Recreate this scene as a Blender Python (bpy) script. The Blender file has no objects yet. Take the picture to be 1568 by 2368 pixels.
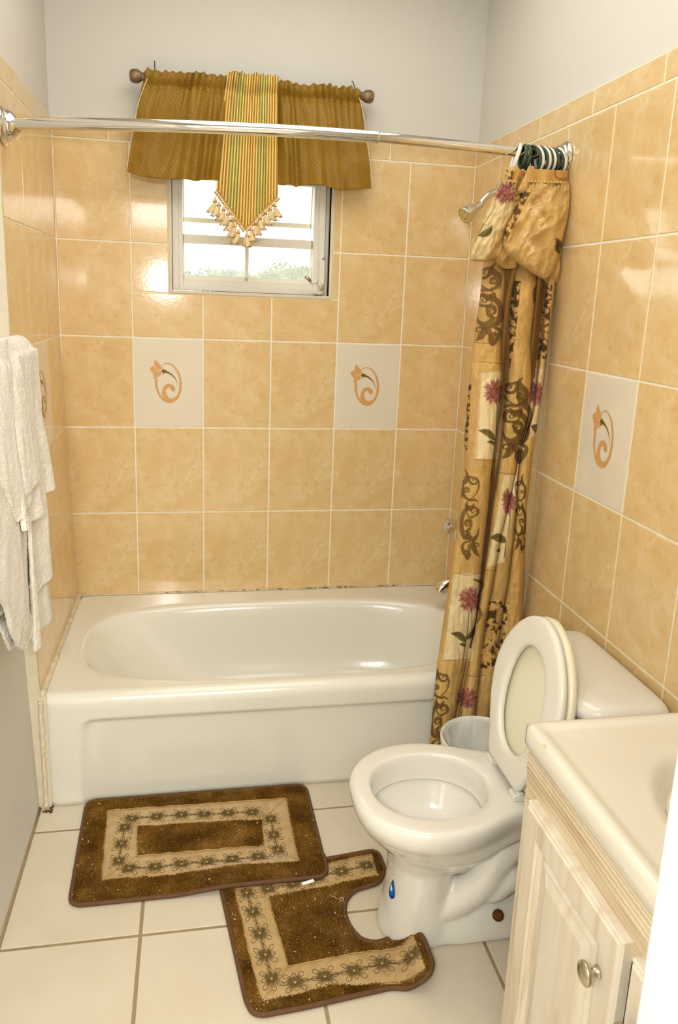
import bpy, bmesh, math, random
import numpy as np
from mathutils import Matrix, Vector
random.seed(7); rng = np.random.default_rng(7)
S = bpy.context.scene
COL = S.collection
PI = math.pi
# ------------------------------------------------------------------ camera
CAM = np.array([0.469285, -2.938165, 1.519517])
rx, ry, rz = math.radians(76.872116), math.radians(-2.160787), math.radians(-10.412978)
def rotm(rx, ry, rz):
    cx, sx, cy, sy, cz, sz = math.cos(rx), math.sin(rx), math.cos(ry), math.sin(ry), math.cos(rz), math.sin(rz)
    X = np.array([[1,0,0],[0,cx,-sx],[0,sx,cx]]); Y = np.array([[cy,0,sy],[0,1,0],[-sy,0,cy]]); Z = np.array([[cz,-sz,0],[sz,cz,0],[0,0,1]])
    return Z @ Y @ X
RM = rotm(rx, ry, rz); FPX = 1782.2575; PCY = 1107.333
def U(u, v, ax, val):
    """a point of the room from a measured spot of the photograph and one known coordinate"""
    d = RM @ np.array([(u-784)/FPX, -(v-PCY)/FPX, -1.0]); i = 'xyz'.index(ax)
    t = (val-CAM[i])/d[i]; return CAM + t*d
def PXV(P):
    v = (np.asarray(P, float)-CAM) @ RM
    return 784+FPX*v[..., 0]/-v[..., 2], PCY-FPX*v[..., 1]/-v[..., 2]
cam = bpy.data.cameras.new('camera'); co = bpy.data.objects.new('camera', cam); COL.objects.link(co)
M4 = Matrix([[*RM[0], CAM[0]], [*RM[1], CAM[1]], [*RM[2], CAM[2]], [0,0,0,1]])
co.matrix_world = M4
cam.sensor_fit = 'HORIZONTAL'; cam.sensor_width = 36; cam.lens = 36*FPX/1568
cam.shift_y = -76.667/1568; cam.clip_start = 0.01; cam.clip_end = 300
S.camera = co
W = 1.511
# ------------------------------------------------------------------ object helpers
ORG = {}
def link(o, parent=None):
    COL.objects.link(o)
    if parent is not None: o.parent = parent
    return o
def tag(o, label=None, cat=None, group=None, kind=None):
    if label: o['label'] = label
    if cat: o['category'] = cat
    if group: o['group'] = group
    if kind: o['kind'] = kind
    return o
def thing(name, label, cat, loc, group=None):
    o = bpy.data.objects.new(name, None); o.empty_display_size = 0.05
    COL.objects.link(o); o.location = loc; ORG[o.name] = np.array(loc, float)
    return tag(o, label, cat, group)
def org(parent):
    return ORG.get(parent.name, np.zeros(3)) if parent is not None else np.zeros(3)
def mk(name, V, F, mat, parent=None, smooth=True, mi=None, col=None, uv=None, label=None, ang=None):
    V = np.asarray(V, float).reshape(-1, 3) - org(parent)
    me = bpy.data.meshes.new(name)
    if isinstance(F, np.ndarray) and F.ndim == 2:
        n, k = F.shape
        me.vertices.add(len(V)); me.vertices.foreach_set('co', V.ravel())
        me.loops.add(n*k); me.loops.foreach_set('vertex_index', F.astype(np.int32).ravel())
        me.polygons.add(n); me.polygons.foreach_set('loop_start', np.arange(0, n*k, k, dtype=np.int32))
        try: me.polygons.foreach_set('loop_total', np.full(n, k, dtype=np.int32))
        except Exception: pass
        me.update(calc_edges=True); me.validate()
    else:
        me.from_pydata([tuple(v) for v in V], [], [tuple(int(i) for i in f) for f in F]); me.update()
    mats = mat if isinstance(mat, (list, tuple)) else [mat]
    for m in mats: me.materials.append(m)
    if mi is not None: me.polygons.foreach_set('material_index', np.asarray(mi, dtype=np.int32))
    if smooth: me.polygons.foreach_set('use_smooth', np.ones(len(me.polygons), dtype=bool))
    if col is not None:
        a = me.color_attributes.new('print', 'FLOAT_COLOR', 'POINT')
        a.data.foreach_set('color', np.concatenate([np.asarray(col, float), np.ones((len(V), 1))], 1).ravel())
    if uv is not None:   # per vertex uv
        l = me.uv_layers.new(name='UVMap'); vi = np.zeros(len(me.loops), dtype=np.int32); me.loops.foreach_get('vertex_index', vi)
        l.data.foreach_set('uv', np.asarray(uv, float)[vi].ravel())
    o = bpy.data.objects.new(name, me)
    if parent is not None: ORG[o.name] = org(parent)
    link(o, parent)
    if ang is not None:
        try: me.set_sharp_from_angle(angle=math.radians(ang))
        except Exception: pass
    if label: o['label'] = label
    return o
class MB:
    def __init__(s): s.V = []; s.F = []; s.I = []
    def add(s, V, F, mi=0):
        n = len(s.V); s.V += [tuple(map(float, v)) for v in V]; s.F += [tuple(i+n for i in f) for f in F]; s.I += [mi]*len(F); return s
    def box(s, a, b, mi=0):
        x0,y0,z0 = a; x1,y1,z1 = b
        if x0 > x1: x0, x1 = x1, x0
        if y0 > y1: y0, y1 = y1, y0
        if z0 > z1: z0, z1 = z1, z0
        V = [(x0,y0,z0),(x1,y0,z0),(x1,y1,z0),(x0,y1,z0),(x0,y0,z1),(x1,y0,z1),(x1,y1,z1),(x0,y1,z1)]
        return s.add(V, [(3,2,1,0),(4,5,6,7),(0,1,5,4),(1,2,6,5),(2,3,7,6),(3,0,4,7)], mi)
    def quad(s, a, b, c, d, mi=0): return s.add([a,b,c,d], [(0,1,2,3)], mi)
    def tube(s, pts, r, seg=12, mi=0, closed=False, cap=True, flat=1.0):
        V, F = tube(pts, r, seg, closed, cap, flat); return s.add(V, F, mi)
    def lathe(s, prof, base, axis, seg=32, mi=0):
        V, F = lathe(prof, base, axis, seg); return s.add(V, F, mi)
    def build(s, name, mat, parent=None, smooth=False, bevel=0, seg=2, **k):
        o = mk(name, s.V, s.F, mat, parent, smooth, mi=s.I, **k)
        if bevel:
            m = o.modifiers.new('bevel', 'BEVEL'); m.width = bevel; m.segments = seg; m.limit_method = 'ANGLE'; m.angle_limit = math.radians(40)
            m.harden_normals = False
            for p in o.data.polygons: p.use_smooth = True
            try: o.data.set_sharp_from_angle(angle=math.radians(80))
            except Exception: pass
        return o
def frames(P, closed=False):
    P = np.asarray(P, float); n = len(P)
    T = np.roll(P, -1, 0)-np.roll(P, 1, 0) if closed else np.gradient(P, axis=0)
    T /= np.maximum(np.linalg.norm(T, axis=1, keepdims=True), 1e-9)
    up = np.array([0,0,1.0]) if abs(T[0][2]) < .9 else np.array([1.0,0,0])
    N = np.zeros_like(P); n0 = up-T[0]*(up@T[0]); N[0] = n0/np.linalg.norm(n0)
    for i in range(1, n):
        v = N[i-1]-T[i]*(N[i-1]@T[i]); N[i] = v/max(np.linalg.norm(v), 1e-9)
    return P, T, N, np.cross(T, N)
def tube(pts, r, seg=12, closed=False, cap=True, flat=1.0):
    P, T, N, B = frames(pts, closed); n = len(P); r = np.broadcast_to(np.asarray(r, float), (n,))
    a = np.linspace(0, 2*PI, seg, endpoint=False)
    V = (P[:, None]+r[:, None, None]*(np.cos(a)[None, :, None]*N[:, None]*flat+np.sin(a)[None, :, None]*B[:, None])).reshape(-1, 3)
    F = []
    for i in range(n if closed else n-1):
        j = (i+1) % n
        for k in range(seg):
            l = (k+1) % seg; F.append((i*seg+k, i*seg+l, j*seg+l, j*seg+k))
    V = [tuple(v) for v in V]
    if cap and not closed:
        F.append(tuple(range(seg-1, -1, -1))); F.append(tuple((n-1)*seg+k for k in range(seg)))
    return V, F
def lathe(prof, base, axis, seg=32):
    """prof: list of (distance along axis, radius)"""
    ax = np.array(axis, float); ax /= np.linalg.norm(ax); up = np.array([0,0,1.0]) if abs(ax[2]) < .9 else np.array([1.0,0,0])
    n = up-ax*(up@ax); n /= np.linalg.norm(n); b = np.cross(ax, n); base = np.array(base, float)
    V = []; F = []
    for t, r in prof:
        for k in range(seg):
            a = 2*PI*k/seg; V.append(base+ax*t+max(r, 1e-5)*(math.cos(a)*n+math.sin(a)*b))
    for i in range(len(prof)-1):
        for k in range(seg):
            l = (k+1) % seg; F.append((i*seg+k, i*seg+l, (i+1)*seg+l, (i+1)*seg+k))
    F.append(tuple(range(seg-1, -1, -1))); F.append(tuple((len(prof)-1)*seg+k for k in range(seg)))
    return V, F
def loft(rings, close0=True, close1=True):
    n = len(rings[0]); V = np.concatenate(rings); F = []
    for i in range(len(rings)-1):
        for k in range(n):
            l = (k+1) % n; F.append((i*n+k, i*n+l, (i+1)*n+l, (i+1)*n+k))
    if close0: F.append(tuple(range(n-1, -1, -1)))
    if close1: F.append(tuple((len(rings)-1)*n+k for k in range(n)))
    return V, F
def gridF(nu, nv, closed_u=False):
    i = np.arange(nv-1)[:, None]; m = nu if closed_u else nu-1; k = np.arange(m)[None, :]; l = (k+1) % nu
    return np.stack([i*nu+k, i*nu+l, (i+1)*nu+l, (i+1)*nu+k], -1).reshape(-1, 4)
def catmull(P, n=12, closed=False):
    P = np.asarray(P, float); out = []; m = len(P)
    for i in range(m if closed else m-1):
        p0 = P[(i-1) % m] if closed or i > 0 else 2*P[0]-P[1]; p1 = P[i]; p2 = P[(i+1) % m]
        p3 = P[(i+2) % m] if closed or i+2 < m else 2*P[-1]-P[-2]
        for k in range(n):
            t = k/n; out.append(.5*((2*p1)+(-p0+p2)*t+(2*p0-5*p1+4*p2-p3)*t*t+(-p0+3*p1-3*p2+p3)*t**3))
    if not closed: out.append(P[-1])
    return np.array(out)
def sm(a, b, x):
    t = np.clip((x-a)/(b-a), 0, 1); return t*t*(3-2*t)
_g = rng.random((64, 64))*2-1
def vnoise(x, y):
    x = np.asarray(x, float); y = np.asarray(y, float); xi = np.floor(x).astype(int); yi = np.floor(y).astype(int); fx = x-xi; fy = y-yi
    fx = fx*fx*(3-2*fx); fy = fy*fy*(3-2*fy); g = lambda a, b: _g[a % 64, b % 64]
    return (g(xi, yi)*(1-fx)+g(xi+1, yi)*fx)*(1-fy)+(g(xi, yi+1)*(1-fx)+g(xi+1, yi+1)*fx)*fy
def fbm(x, y, o=4):
    s = 0; a = 1; t = 0
    for k in range(o): s = s+a*vnoise(x*2**k+13.7*k, y*2**k+7.1*k); t += a; a *= .5
    return s/t
# ------------------------------------------------------------------ materials
def lin(c):
    c = np.array(c, float)/255; return tuple(np.where(c <= .04045, c/12.92, ((c+.055)/1.055)**2.4))
def nm(name):
    m = bpy.data.materials.new(name); m.use_nodes = True; nt = m.node_tree
    return m, nt, nt.nodes['Principled BSDF']
def setp(b, rough=.5, metal=0, spec=.5, coat=0, sheen=0):
    b.inputs['Roughness'].default_value = rough; b.inputs['Metallic'].default_value = metal; b.inputs['Specular IOR Level'].default_value = spec
    b.inputs['Coat Weight'].default_value = coat; b.inputs['Coat Roughness'].default_value = .05
    if sheen: b.inputs['Sheen Weight'].default_value = sheen; b.inputs['Sheen Roughness'].default_value = .5
def N(nt, t, **k):
    n = nt.nodes.new(t)
    for a, v in k.items():
        if a.startswith('_'): n.inputs[a[1:].replace('_', ' ')].default_value = v
        else: setattr(n, a, v)
    return n
def ramp(nt, stops, interp='LINEAR'):
    r = nt.nodes.new('ShaderNodeValToRGB'); r.color_ramp.interpolation = interp; e = r.color_ramp.elements
    while len(e) < len(stops): e.new(.5)
    for i, (p, c) in enumerate(stops):
        e[i].position = p; e[i].color = (*c, 1) if len(c) == 3 else c
    return r
def coord(nt, which='Object', scale=(1,1,1), rot=(0,0,0)):
    t = N(nt, 'ShaderNodeTexCoord'); m = N(nt, 'ShaderNodeMapping'); m.inputs['Scale'].default_value = scale; m.inputs['Rotation'].default_value = rot
    nt.links.new(t.outputs[which], m.inputs['Vector']); return m.outputs['Vector']
def bump(nt, b, h, strength=.3, dist=.002):
    n = N(nt, 'ShaderNodeBump'); n.inputs['Strength'].default_value = strength; n.inputs['Distance'].default_value = dist
    nt.links.new(h, n.inputs['Height']); nt.links.new(n.outputs['Normal'], b.inputs['Normal']); return n
def simple(name, c, rough=.5, metal=0, spec=.5, coat=0, var=.04, scale=6, bs=0, bscale=60, bd=.001, sheen=0, raw=False):
    """plain material with soft mottling and optional fine relief"""
    m, nt, b = nm(name); setp(b, rough, metal, spec, coat, sheen); c = c if raw else lin(c)
    v = coord(nt); n = N(nt, 'ShaderNodeTexNoise'); n.inputs['Scale'].default_value = scale; n.inputs['Detail'].default_value = 4
    nt.links.new(v, n.inputs['Vector'])
    r = ramp(nt, [(.3, tuple(x*(1-var) for x in c)), (.7, tuple(min(1, x*(1+var)) for x in c))])
    nt.links.new(n.outputs['Fac'], r.inputs['Fac']); nt.links.new(r.outputs['Color'], b.inputs['Base Color'])
    if bs:
        n2 = N(nt, 'ShaderNodeTexNoise'); n2.inputs['Scale'].default_value = bscale; n2.inputs['Detail'].default_value = 3
        nt.links.new(v, n2.inputs['Vector']); bump(nt, b, n2.outputs['Fac'], bs, bd)
    return m
M = {}
M['paint'] = simple('wall_paint', (226,222,213), .75, spec=.25, var=.012, scale=3, bs=.12, bscale=90, bd=.0015)
M['paint_low'] = M['paint']
M['ceil'] = simple('ceiling_paint', (232,228,218), .8, spec=.2, var=.01)
M['grout'] = simple('white_grout', (249,240,216), .8, spec=.2, var=.04, scale=30)
M['fgrout'] = simple('floor_grout', (158,140,108), .9, spec=.1, var=.12, scale=9)
M['porc'] = simple('white_porcelain', (233,229,217), .07, spec=.55, coat=.3, var=.008)
M['tub'] = simple('tub_enamel', (238,235,220), .16, spec=.5, coat=.35, var=.012, scale=2)
M['seat'] = simple('seat_plastic', (238,234,220), .22, spec=.5, var=.006)
M['lid'] = simple('aged_lid_plastic', (241,235,205), .28, spec=.5, var=.02, scale=4)
M['chrome'] = simple('chrome', (225,222,214), .09, metal=1, var=.01)
M['nickel'] = simple('brushed_nickel', (190,180,155), .26, metal=1, var=.03)
M['white'] = simple('white_metal_paint', (233,228,214), .4, spec=.4, var=.025, scale=25)
M['bronze'] = simple('bronzed_rod', (140,118,88), .38, metal=.55, var=.15, scale=40)
M['caulk'] = simple('old_caulk', (228,214,186), .7, spec=.2, var=.1, scale=40, bs=.5, bscale=80, bd=.004)
M['plaster'] = simple('plaster_edge', (228,217,190), .8, spec=.2, var=.05, scale=20, bs=.5, bscale=70, bd=.003)
M['jamb'] = simple('gloss_door_paint', (246,242,230), .3, spec=.5, var=.004)
M['top'] = simple('cultured_marble', (230,223,205), .16, spec=.5, coat=.3, var=.012, scale=5)
M['rust'] = simple('rusted_brass', (112,72,22), .5, metal=.7, var=.5, scale=220, bs=.8, bscale=400, bd=.003)
M['dark'] = simple('dark_metal', (52,42,30), .5, metal=.3)
M['ringw'] = simple('white_plastic_ring', (240,236,228), .25, var=.005)
M['ringg'] = simple('green_plastic_ring', (52,72,55), .25, var=.02)
M['liner'] = simple('bin_liner_plastic', (240,237,228), .22, spec=.6, var=.01)
M['bin'] = simple('bin_plastic', (240,236,224), .3, var=.01)
M['thread'] = simple('embroidery_thread', (84,64,18), .6, var=.1)
M['threadg'] = simple('olive_thread', (118,98,28), .5, var=.15, scale=60)
M['knot'] = simple('tan_thread_knot', (186,150,88), .6, var=.1)
M['binding'] = simple('mat_binding', (98,66,34), .75, var=.1, scale=60, bs=.4, bscale=500)
M['pilebase'] = simple('mat_backing', (98,64,20), .95, spec=.1, var=.2, scale=60)
M['tuft'] = simple('tassel_yarn', (238,210,160), .8, spec=.2, var=.12, scale=120)
M['braid'] = simple('braid_cream', (236,210,160), .75, var=.1, scale=200)
M['gold'] = simple('gold_braid', (196,150,62), .7, var=.15, scale=200)
M['paper'] = simple('paper_scrap', (248,250,246), .8, var=.01)
M['lint'] = simple('pale_lint', (226,208,176), .9, var=.05)
M['leaf'] = simple('tree_leaves', (92,104,74), .8, spec=.2, var=.3, scale=3)
M['trunk'] = simple('tree_bark', (96,80,60), .9, var=.2)
M['soil'] = simple('dry_grass', (140,150,96), .9, var=.2, scale=.3)
def tile_mat():
    m, nt, b = nm('peach_marbled_tile'); setp(b, .11, spec=.55, coat=.25)
    uv = N(nt, 'ShaderNodeTexCoord').outputs['UV']; L = nt.links.new
    mp = N(nt, 'ShaderNodeMapping'); mp.inputs['Scale'].default_value = (1, 1, 1); L(uv, mp.inputs['Vector'])
    n1 = N(nt, 'ShaderNodeTexNoise'); n1.inputs['Scale'].default_value = 3.2; n1.inputs['Detail'].default_value = 6; n1.inputs['Roughness'].default_value = .62; n1.inputs['Distortion'].default_value = .35
    L(mp.outputs[0], n1.inputs['Vector'])
    r1 = ramp(nt, [(.30, lin((226,190,130))), (.5, lin((231,199,142))), (.72, lin((236,209,160)))]); L(n1.outputs['Fac'], r1.inputs['Fac'])
    # warped cracks
    n2 = N(nt, 'ShaderNodeTexNoise'); n2.inputs['Scale'].default_value = 3; n2.inputs['Detail'].default_value = 5; L(mp.outputs[0], n2.inputs['Vector'])
    mx = N(nt, 'ShaderNodeMixRGB', blend_type='LINEAR_LIGHT'); mx.inputs['Fac'].default_value = .11; L(mp.outputs[0], mx.inputs['Color1']); L(n2.outputs['Color'], mx.inputs['Color2'])
    vo = N(nt, 'ShaderNodeTexVoronoi', feature='DISTANCE_TO_EDGE'); vo.inputs['Scale'].default_value = 2.0; L(mx.outputs[0], vo.inputs['Vector'])
    rv = ramp(nt, [(0, (1,1,1)), (.020, (0,0,0))]); L(vo.outputs['Distance'], rv.inputs['Fac'])
    n3 = N(nt, 'ShaderNodeTexNoise'); n3.inputs['Scale'].default_value = 2.4; L(uv, n3.inputs['Vector'])
    rm = ramp(nt, [(.45, (0,0,0)), (.60, (.42,.42,.42))]); L(n3.outputs['Fac'], rm.inputs['Fac'])
    mu = N(nt, 'ShaderNodeMixRGB', blend_type='MULTIPLY'); mu.inputs['Fac'].default_value = 1; L(rv.outputs[0], mu.inputs['Color1']); L(rm.outputs[0], mu.inputs['Color2'])
    mc = N(nt, 'ShaderNodeMixRGB'); L(mu.outputs[0], mc.inputs['Fac']); L(r1.outputs[0], mc.inputs['Color1']); mc.inputs['Color2'].default_value = (*lin((249,235,203)), 1)
    # faint warm flecks
    n4 = N(nt, 'ShaderNodeTexNoise'); n4.inputs['Scale'].default_value = 11; n4.inputs['Detail'].default_value = 6; L(mx.outputs[0], n4.inputs['Vector'])
    r4 = ramp(nt, [(.56, (0,0,0)), (.75, (.55,.55,.55))]); L(n4.outputs['Fac'], r4.inputs['Fac'])
    m2 = N(nt, 'ShaderNodeMixRGB'); L(r4.outputs[0], m2.inputs['Fac']); L(mc.outputs[0], m2.inputs['Color1']); m2.inputs['Color2'].default_value = (*lin((217,166,98)), 1)
    L(m2.outputs[0], b.inputs['Base Color'])
    oc = coord(nt); nb = N(nt, 'ShaderNodeTexNoise'); nb.inputs['Scale'].default_value = 75; nb.inputs['Detail'].default_value = 2; L(oc, nb.inputs['Vector'])
    bump(nt, b, nb.outputs['Fac'], .10, .0012); return m
M['tile'] = tile_mat()
def decor_mat():
    m = simple('cream_decor_tile', (236,225,202), .12, spec=.5, coat=.25, var=.012, bs=.08, bscale=75); return m
M['decor'] = decor_mat()
M['motif'] = simple('peach_motif_glaze', (222,168,104), .2, var=.06, scale=30)
M['motifg'] = simple('olive_motif_glaze', (124,98,20), .2, var=.2, scale=60)
def floor_mat():
    m, nt, b = nm('cream_floor_tile'); setp(b, .3, spec=.4)
    v = coord(nt); L = nt.links.new
    n = N(nt, 'ShaderNodeTexNoise'); n.inputs['Scale'].default_value = 5; n.inputs['Detail'].default_value = 5; L(v, n.inputs['Vector'])
    r = ramp(nt, [(.3, lin((214,202,178))), (.7, lin((221,210,187)))]); L(n.outputs['Fac'], r.inputs['Fac'])
    n2 = N(nt, 'ShaderNodeTexNoise'); n2.inputs['Scale'].default_value = 60; n2.inputs['Detail'].default_value = 2; L(v, n2.inputs['Vector'])
    r2 = ramp(nt, [(.70, (0,0,0)), (.8, (.35,.35,.35))]); L(n2.outputs['Fac'], r2.inputs['Fac'])
    mx = N(nt, 'ShaderNodeMixRGB'); L(r2.outputs[0], mx.inputs['Fac']); L(r.outputs[0], mx.inputs['Color1']); mx.inputs['Color2'].default_value = (*lin((200,182,146)), 1)
    L(mx.outputs[0], b.inputs['Base Color']); bump(nt, b, n.outputs['Fac'], .05, .002); return m
M['floor'] = floor_mat()
def print_mat(name, rough=.85, weave=0, wscale=900, sheen=.03, transl=0, sat=1):
    m, nt, b = nm(name); setp(b, rough, spec=.12, sheen=sheen); L = nt.links.new
    a = N(nt, 'ShaderNodeVertexColor'); a.layer_name = 'print'; L(a.outputs['Color'], b.inputs['Base Color'])
    if weave:
        v = coord(nt); w = N(nt, 'ShaderNodeTexNoise'); w.inputs['Scale'].default_value = wscale; L(v, w.inputs['Vector']); bump(nt, b, w.outputs['Fac'], weave, .0012)
    if transl:
        t = N(nt, 'ShaderNodeBsdfTranslucent'); L(a.outputs['Color'], t.inputs['Color']); mx = N(nt, 'ShaderNodeMixShader'); mx.inputs['Fac'].default_value = transl
        out = nt.nodes['Material Output']; L(b.outputs[0], mx.inputs[1]); L(t.outputs[0], mx.inputs[2]); L(mx.outputs[0], out.inputs['Surface'])
    return m
M['curtain'] = print_mat('printed_curtain_fabric', weave=.35, wscale=420, transl=.06)
M['stripe'] = print_mat('striped_chenille', weave=.5, wscale=700)
def quilt_mat():
    m, nt, b = nm('olive_quilted_fabric'); setp(b, .46, spec=.35, sheen=.05); L = nt.links.new
    uv = N(nt, 'ShaderNodeTexCoord').outputs['UV']
    mp = N(nt, 'ShaderNodeMapping'); mp.inputs['Rotation'].default_value = (0, 0, math.radians(42)); mp.inputs['Scale'].default_value = (1, 1, 1); L(uv, mp.inputs['Vector'])
    sx = N(nt, 'ShaderNodeSeparateXYZ'); L(mp.outputs[0], sx.inputs[0])
    hs = []
    for ax in ('X', 'Y'):
        mu = N(nt, 'ShaderNodeMath', operation='MULTIPLY'); mu.inputs[1].default_value = 84 if ax == 'X' else 104; L(sx.outputs[ax], mu.inputs[0])
        fr = N(nt, 'ShaderNodeMath', operation='FRACT'); L(mu.outputs[0], fr.inputs[0])
        su = N(nt, 'ShaderNodeMath', operation='SUBTRACT'); su.inputs[1].default_value = .5; L(fr.outputs[0], su.inputs[0])
        ab = N(nt, 'ShaderNodeMath', operation='ABSOLUTE'); L(su.outputs[0], ab.inputs[0]); hs.append(ab.outputs[0])
    mxn = N(nt, 'ShaderNodeMath', operation='MAXIMUM'); L(hs[0], mxn.inputs[0]); L(hs[1], mxn.inputs[1])
    rr = ramp(nt, [(.40, (1,1,1)), (.49, (0,0,0))]); L(mxn.outputs[0], rr.inputs['Fac'])
    n = N(nt, 'ShaderNodeTexNoise'); n.inputs['Scale'].default_value = 9; L(uv, n.inputs['Vector'])
    c = ramp(nt, [(.3, lin((146,110,22))), (.7, lin((162,124,34)))]); L(n.outputs['Fac'], c.inputs['Fac'])
    mx = N(nt, 'ShaderNodeMixRGB'); L(rr.outputs[0], mx.inputs['Fac']); mx.inputs['Color1'].default_value = (*lin((134,98,20)), 1); L(c.outputs[0], mx.inputs['Color2'])
    L(mx.outputs[0], b.inputs['Base Color']); bump(nt, b, rr.outputs[0], .35, .0015); return m
M['quilt'] = quilt_mat()
def wood_mat():
    m, nt, b = nm('whitewashed_wood'); setp(b, .5, spec=.35); L = nt.links.new
    v = coord(nt, scale=(9, 9, .9)); n = N(nt, 'ShaderNodeTexNoise'); n.inputs['Scale'].default_value = 3.5; n.inputs['Detail'].default_value = 7; n.inputs['Distortion'].default_value = .6; L(v, n.inputs['Vector'])
    r = ramp(nt, [(.28, lin((202,183,152))), (.45, lin((219,206,182))), (.62, lin((224,215,196))), (.8, lin((230,219,192)))]); L(n.outputs['Fac'], r.inputs['Fac'])
    L(r.outputs[0], b.inputs['Base Color']); bump(nt, b, n.outputs['Fac'], .15, .001); return m
M['wood'] = wood_mat()
def wood_h():
    m = wood_mat(); m.name = 'whitewashed_rail'
    for nd in m.node_tree.nodes:
        if nd.type == 'MAPPING': nd.inputs['Scale'].default_value = (9, .9, 22)
        if nd.type == 'VALTORGB':
            e = nd.color_ramp.elements
            for i, cc in enumerate(((186,158,118), (212,192,158), (222,206,176), (232,218,190))): e[i].color = (*lin(cc), 1)
    return m
M['woodh'] = wood_h()
def terry_mat():
    m, nt, b = nm('white_terry_cloth'); setp(b, .95, spec=.1, sheen=.4); L = nt.links.new
    v = coord(nt); n = N(nt, 'ShaderNodeTexNoise'); n.inputs['Scale'].default_value = 260; n.inputs['Detail'].default_value = 3; L(v, n.inputs['Vector'])
    n2 = N(nt, 'ShaderNodeTexNoise'); n2.inputs['Scale'].default_value = 12; L(v, n2.inputs['Vector'])
    r = ramp(nt, [(.3, lin((236,228,210))), (.7, lin((246,240,226)))]); L(n2.outputs['Fac'], r.inputs['Fac']); L(r.outputs[0], b.inputs['Base Color'])
    bump(nt, b, n.outputs['Fac'], .9, .004); return m
M['terry'] = terry_mat()
def pile_mat():
    m, nt, b = nm('brown_mat_pile'); setp(b, .9, spec=.08); L = nt.links.new
    v = coord(nt); n = N(nt, 'ShaderNodeTexNoise'); n.inputs['Scale'].default_value = 14; n.inputs['Detail'].default_value = 3; L(v, n.inputs['Vector'])
    n2 = N(nt, 'ShaderNodeTexNoise'); n2.inputs['Scale'].default_value = 500; n2.inputs['Detail'].default_value = 1; L(v, n2.inputs['Vector'])
    mx = N(nt, 'ShaderNodeMixRGB'); mx.inputs['Fac'].default_value = .55; L(n.outputs['Fac'], mx.inputs['Color1']); L(n2.outputs['Fac'], mx.inputs['Color2'])
    r = ramp(nt, [(.3, lin((98,64,14))), (.5, lin((136,94,34))), (.68, lin((186,140,72)))]); L(mx.outputs[0], r.inputs['Fac']); L(r.outputs[0], b.inputs['Base Color']); return m
M['pile'] = pile_mat()
def satin_mat():
    m, nt, b = nm('tan_satin_band'); setp(b, .34, spec=.5, sheen=.3); L = nt.links.new
    v = coord(nt); n = N(nt, 'ShaderNodeTexNoise'); n.inputs['Scale'].default_value = 28; n.inputs['Detail'].default_value = 3; n.inputs['Distortion'].default_value = 1; L(v, n.inputs['Vector'])
    r = ramp(nt, [(.3, lin((176,142,88))), (.7, lin((198,166,114)))]); L(n.outputs['Fac'], r.inputs['Fac']); L(r.outputs[0], b.inputs['Base Color'])
    bump(nt, b, n.outputs['Fac'], .5, .006); return m
M['satin'] = satin_mat()
def sticker_mat():
    m = print_mat('blue_drop_sticker', rough=.15, sheen=0); return m
M['sticker'] = sticker_mat()
def glass_mat():
    m, nt, b = nm('dusty_window_glass'); L = nt.links.new; out = nt.nodes['Material Output']
    tr = N(nt, 'ShaderNodeBsdfTransparent'); tl = N(nt, 'ShaderNodeBsdfTranslucent'); gl = N(nt, 'ShaderNodeBsdfGlossy'); gl.inputs['Roughness'].default_value = .05
    tl.inputs['Color'].default_value = (.9, .9, .84, 1); df = N(nt, 'ShaderNodeBsdfDiffuse'); df.inputs['Color'].default_value = (.8, .8, .74, 1)
    v = coord(nt); n = N(nt, 'ShaderNodeTexNoise'); n.inputs['Scale'].default_value = 22; n.inputs['Detail'].default_value = 6; L(v, n.inputs['Vector'])
    r = ramp(nt, [(.3, (.12,.12,.12)), (.75, (.24,.24,.24))]); L(n.outputs['Fac'], r.inputs['Fac'])
    m1 = N(nt, 'ShaderNodeMixShader'); L(r.outputs[0], m1.inputs['Fac']); L(tr.outputs[0], m1.inputs[1]); L(tl.outputs[0], m1.inputs[2])
    m2 = N(nt, 'ShaderNodeMixShader'); m2.inputs['Fac'].default_value = .05; L(m1.outputs[0], m2.inputs[1]); L(gl.outputs[0], m2.inputs[2]); L(m2.outputs[0], out.inputs['Surface']); return m
M['glass'] = glass_mat()
def emis(name, c, s):
    m, nt, b = nm(name); b.inputs['Emission Color'].default_value = (*c, 1); b.inputs['Emission Strength'].default_value = s; b.inputs['Base Color'].default_value = (*c, 1); return m
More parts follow.
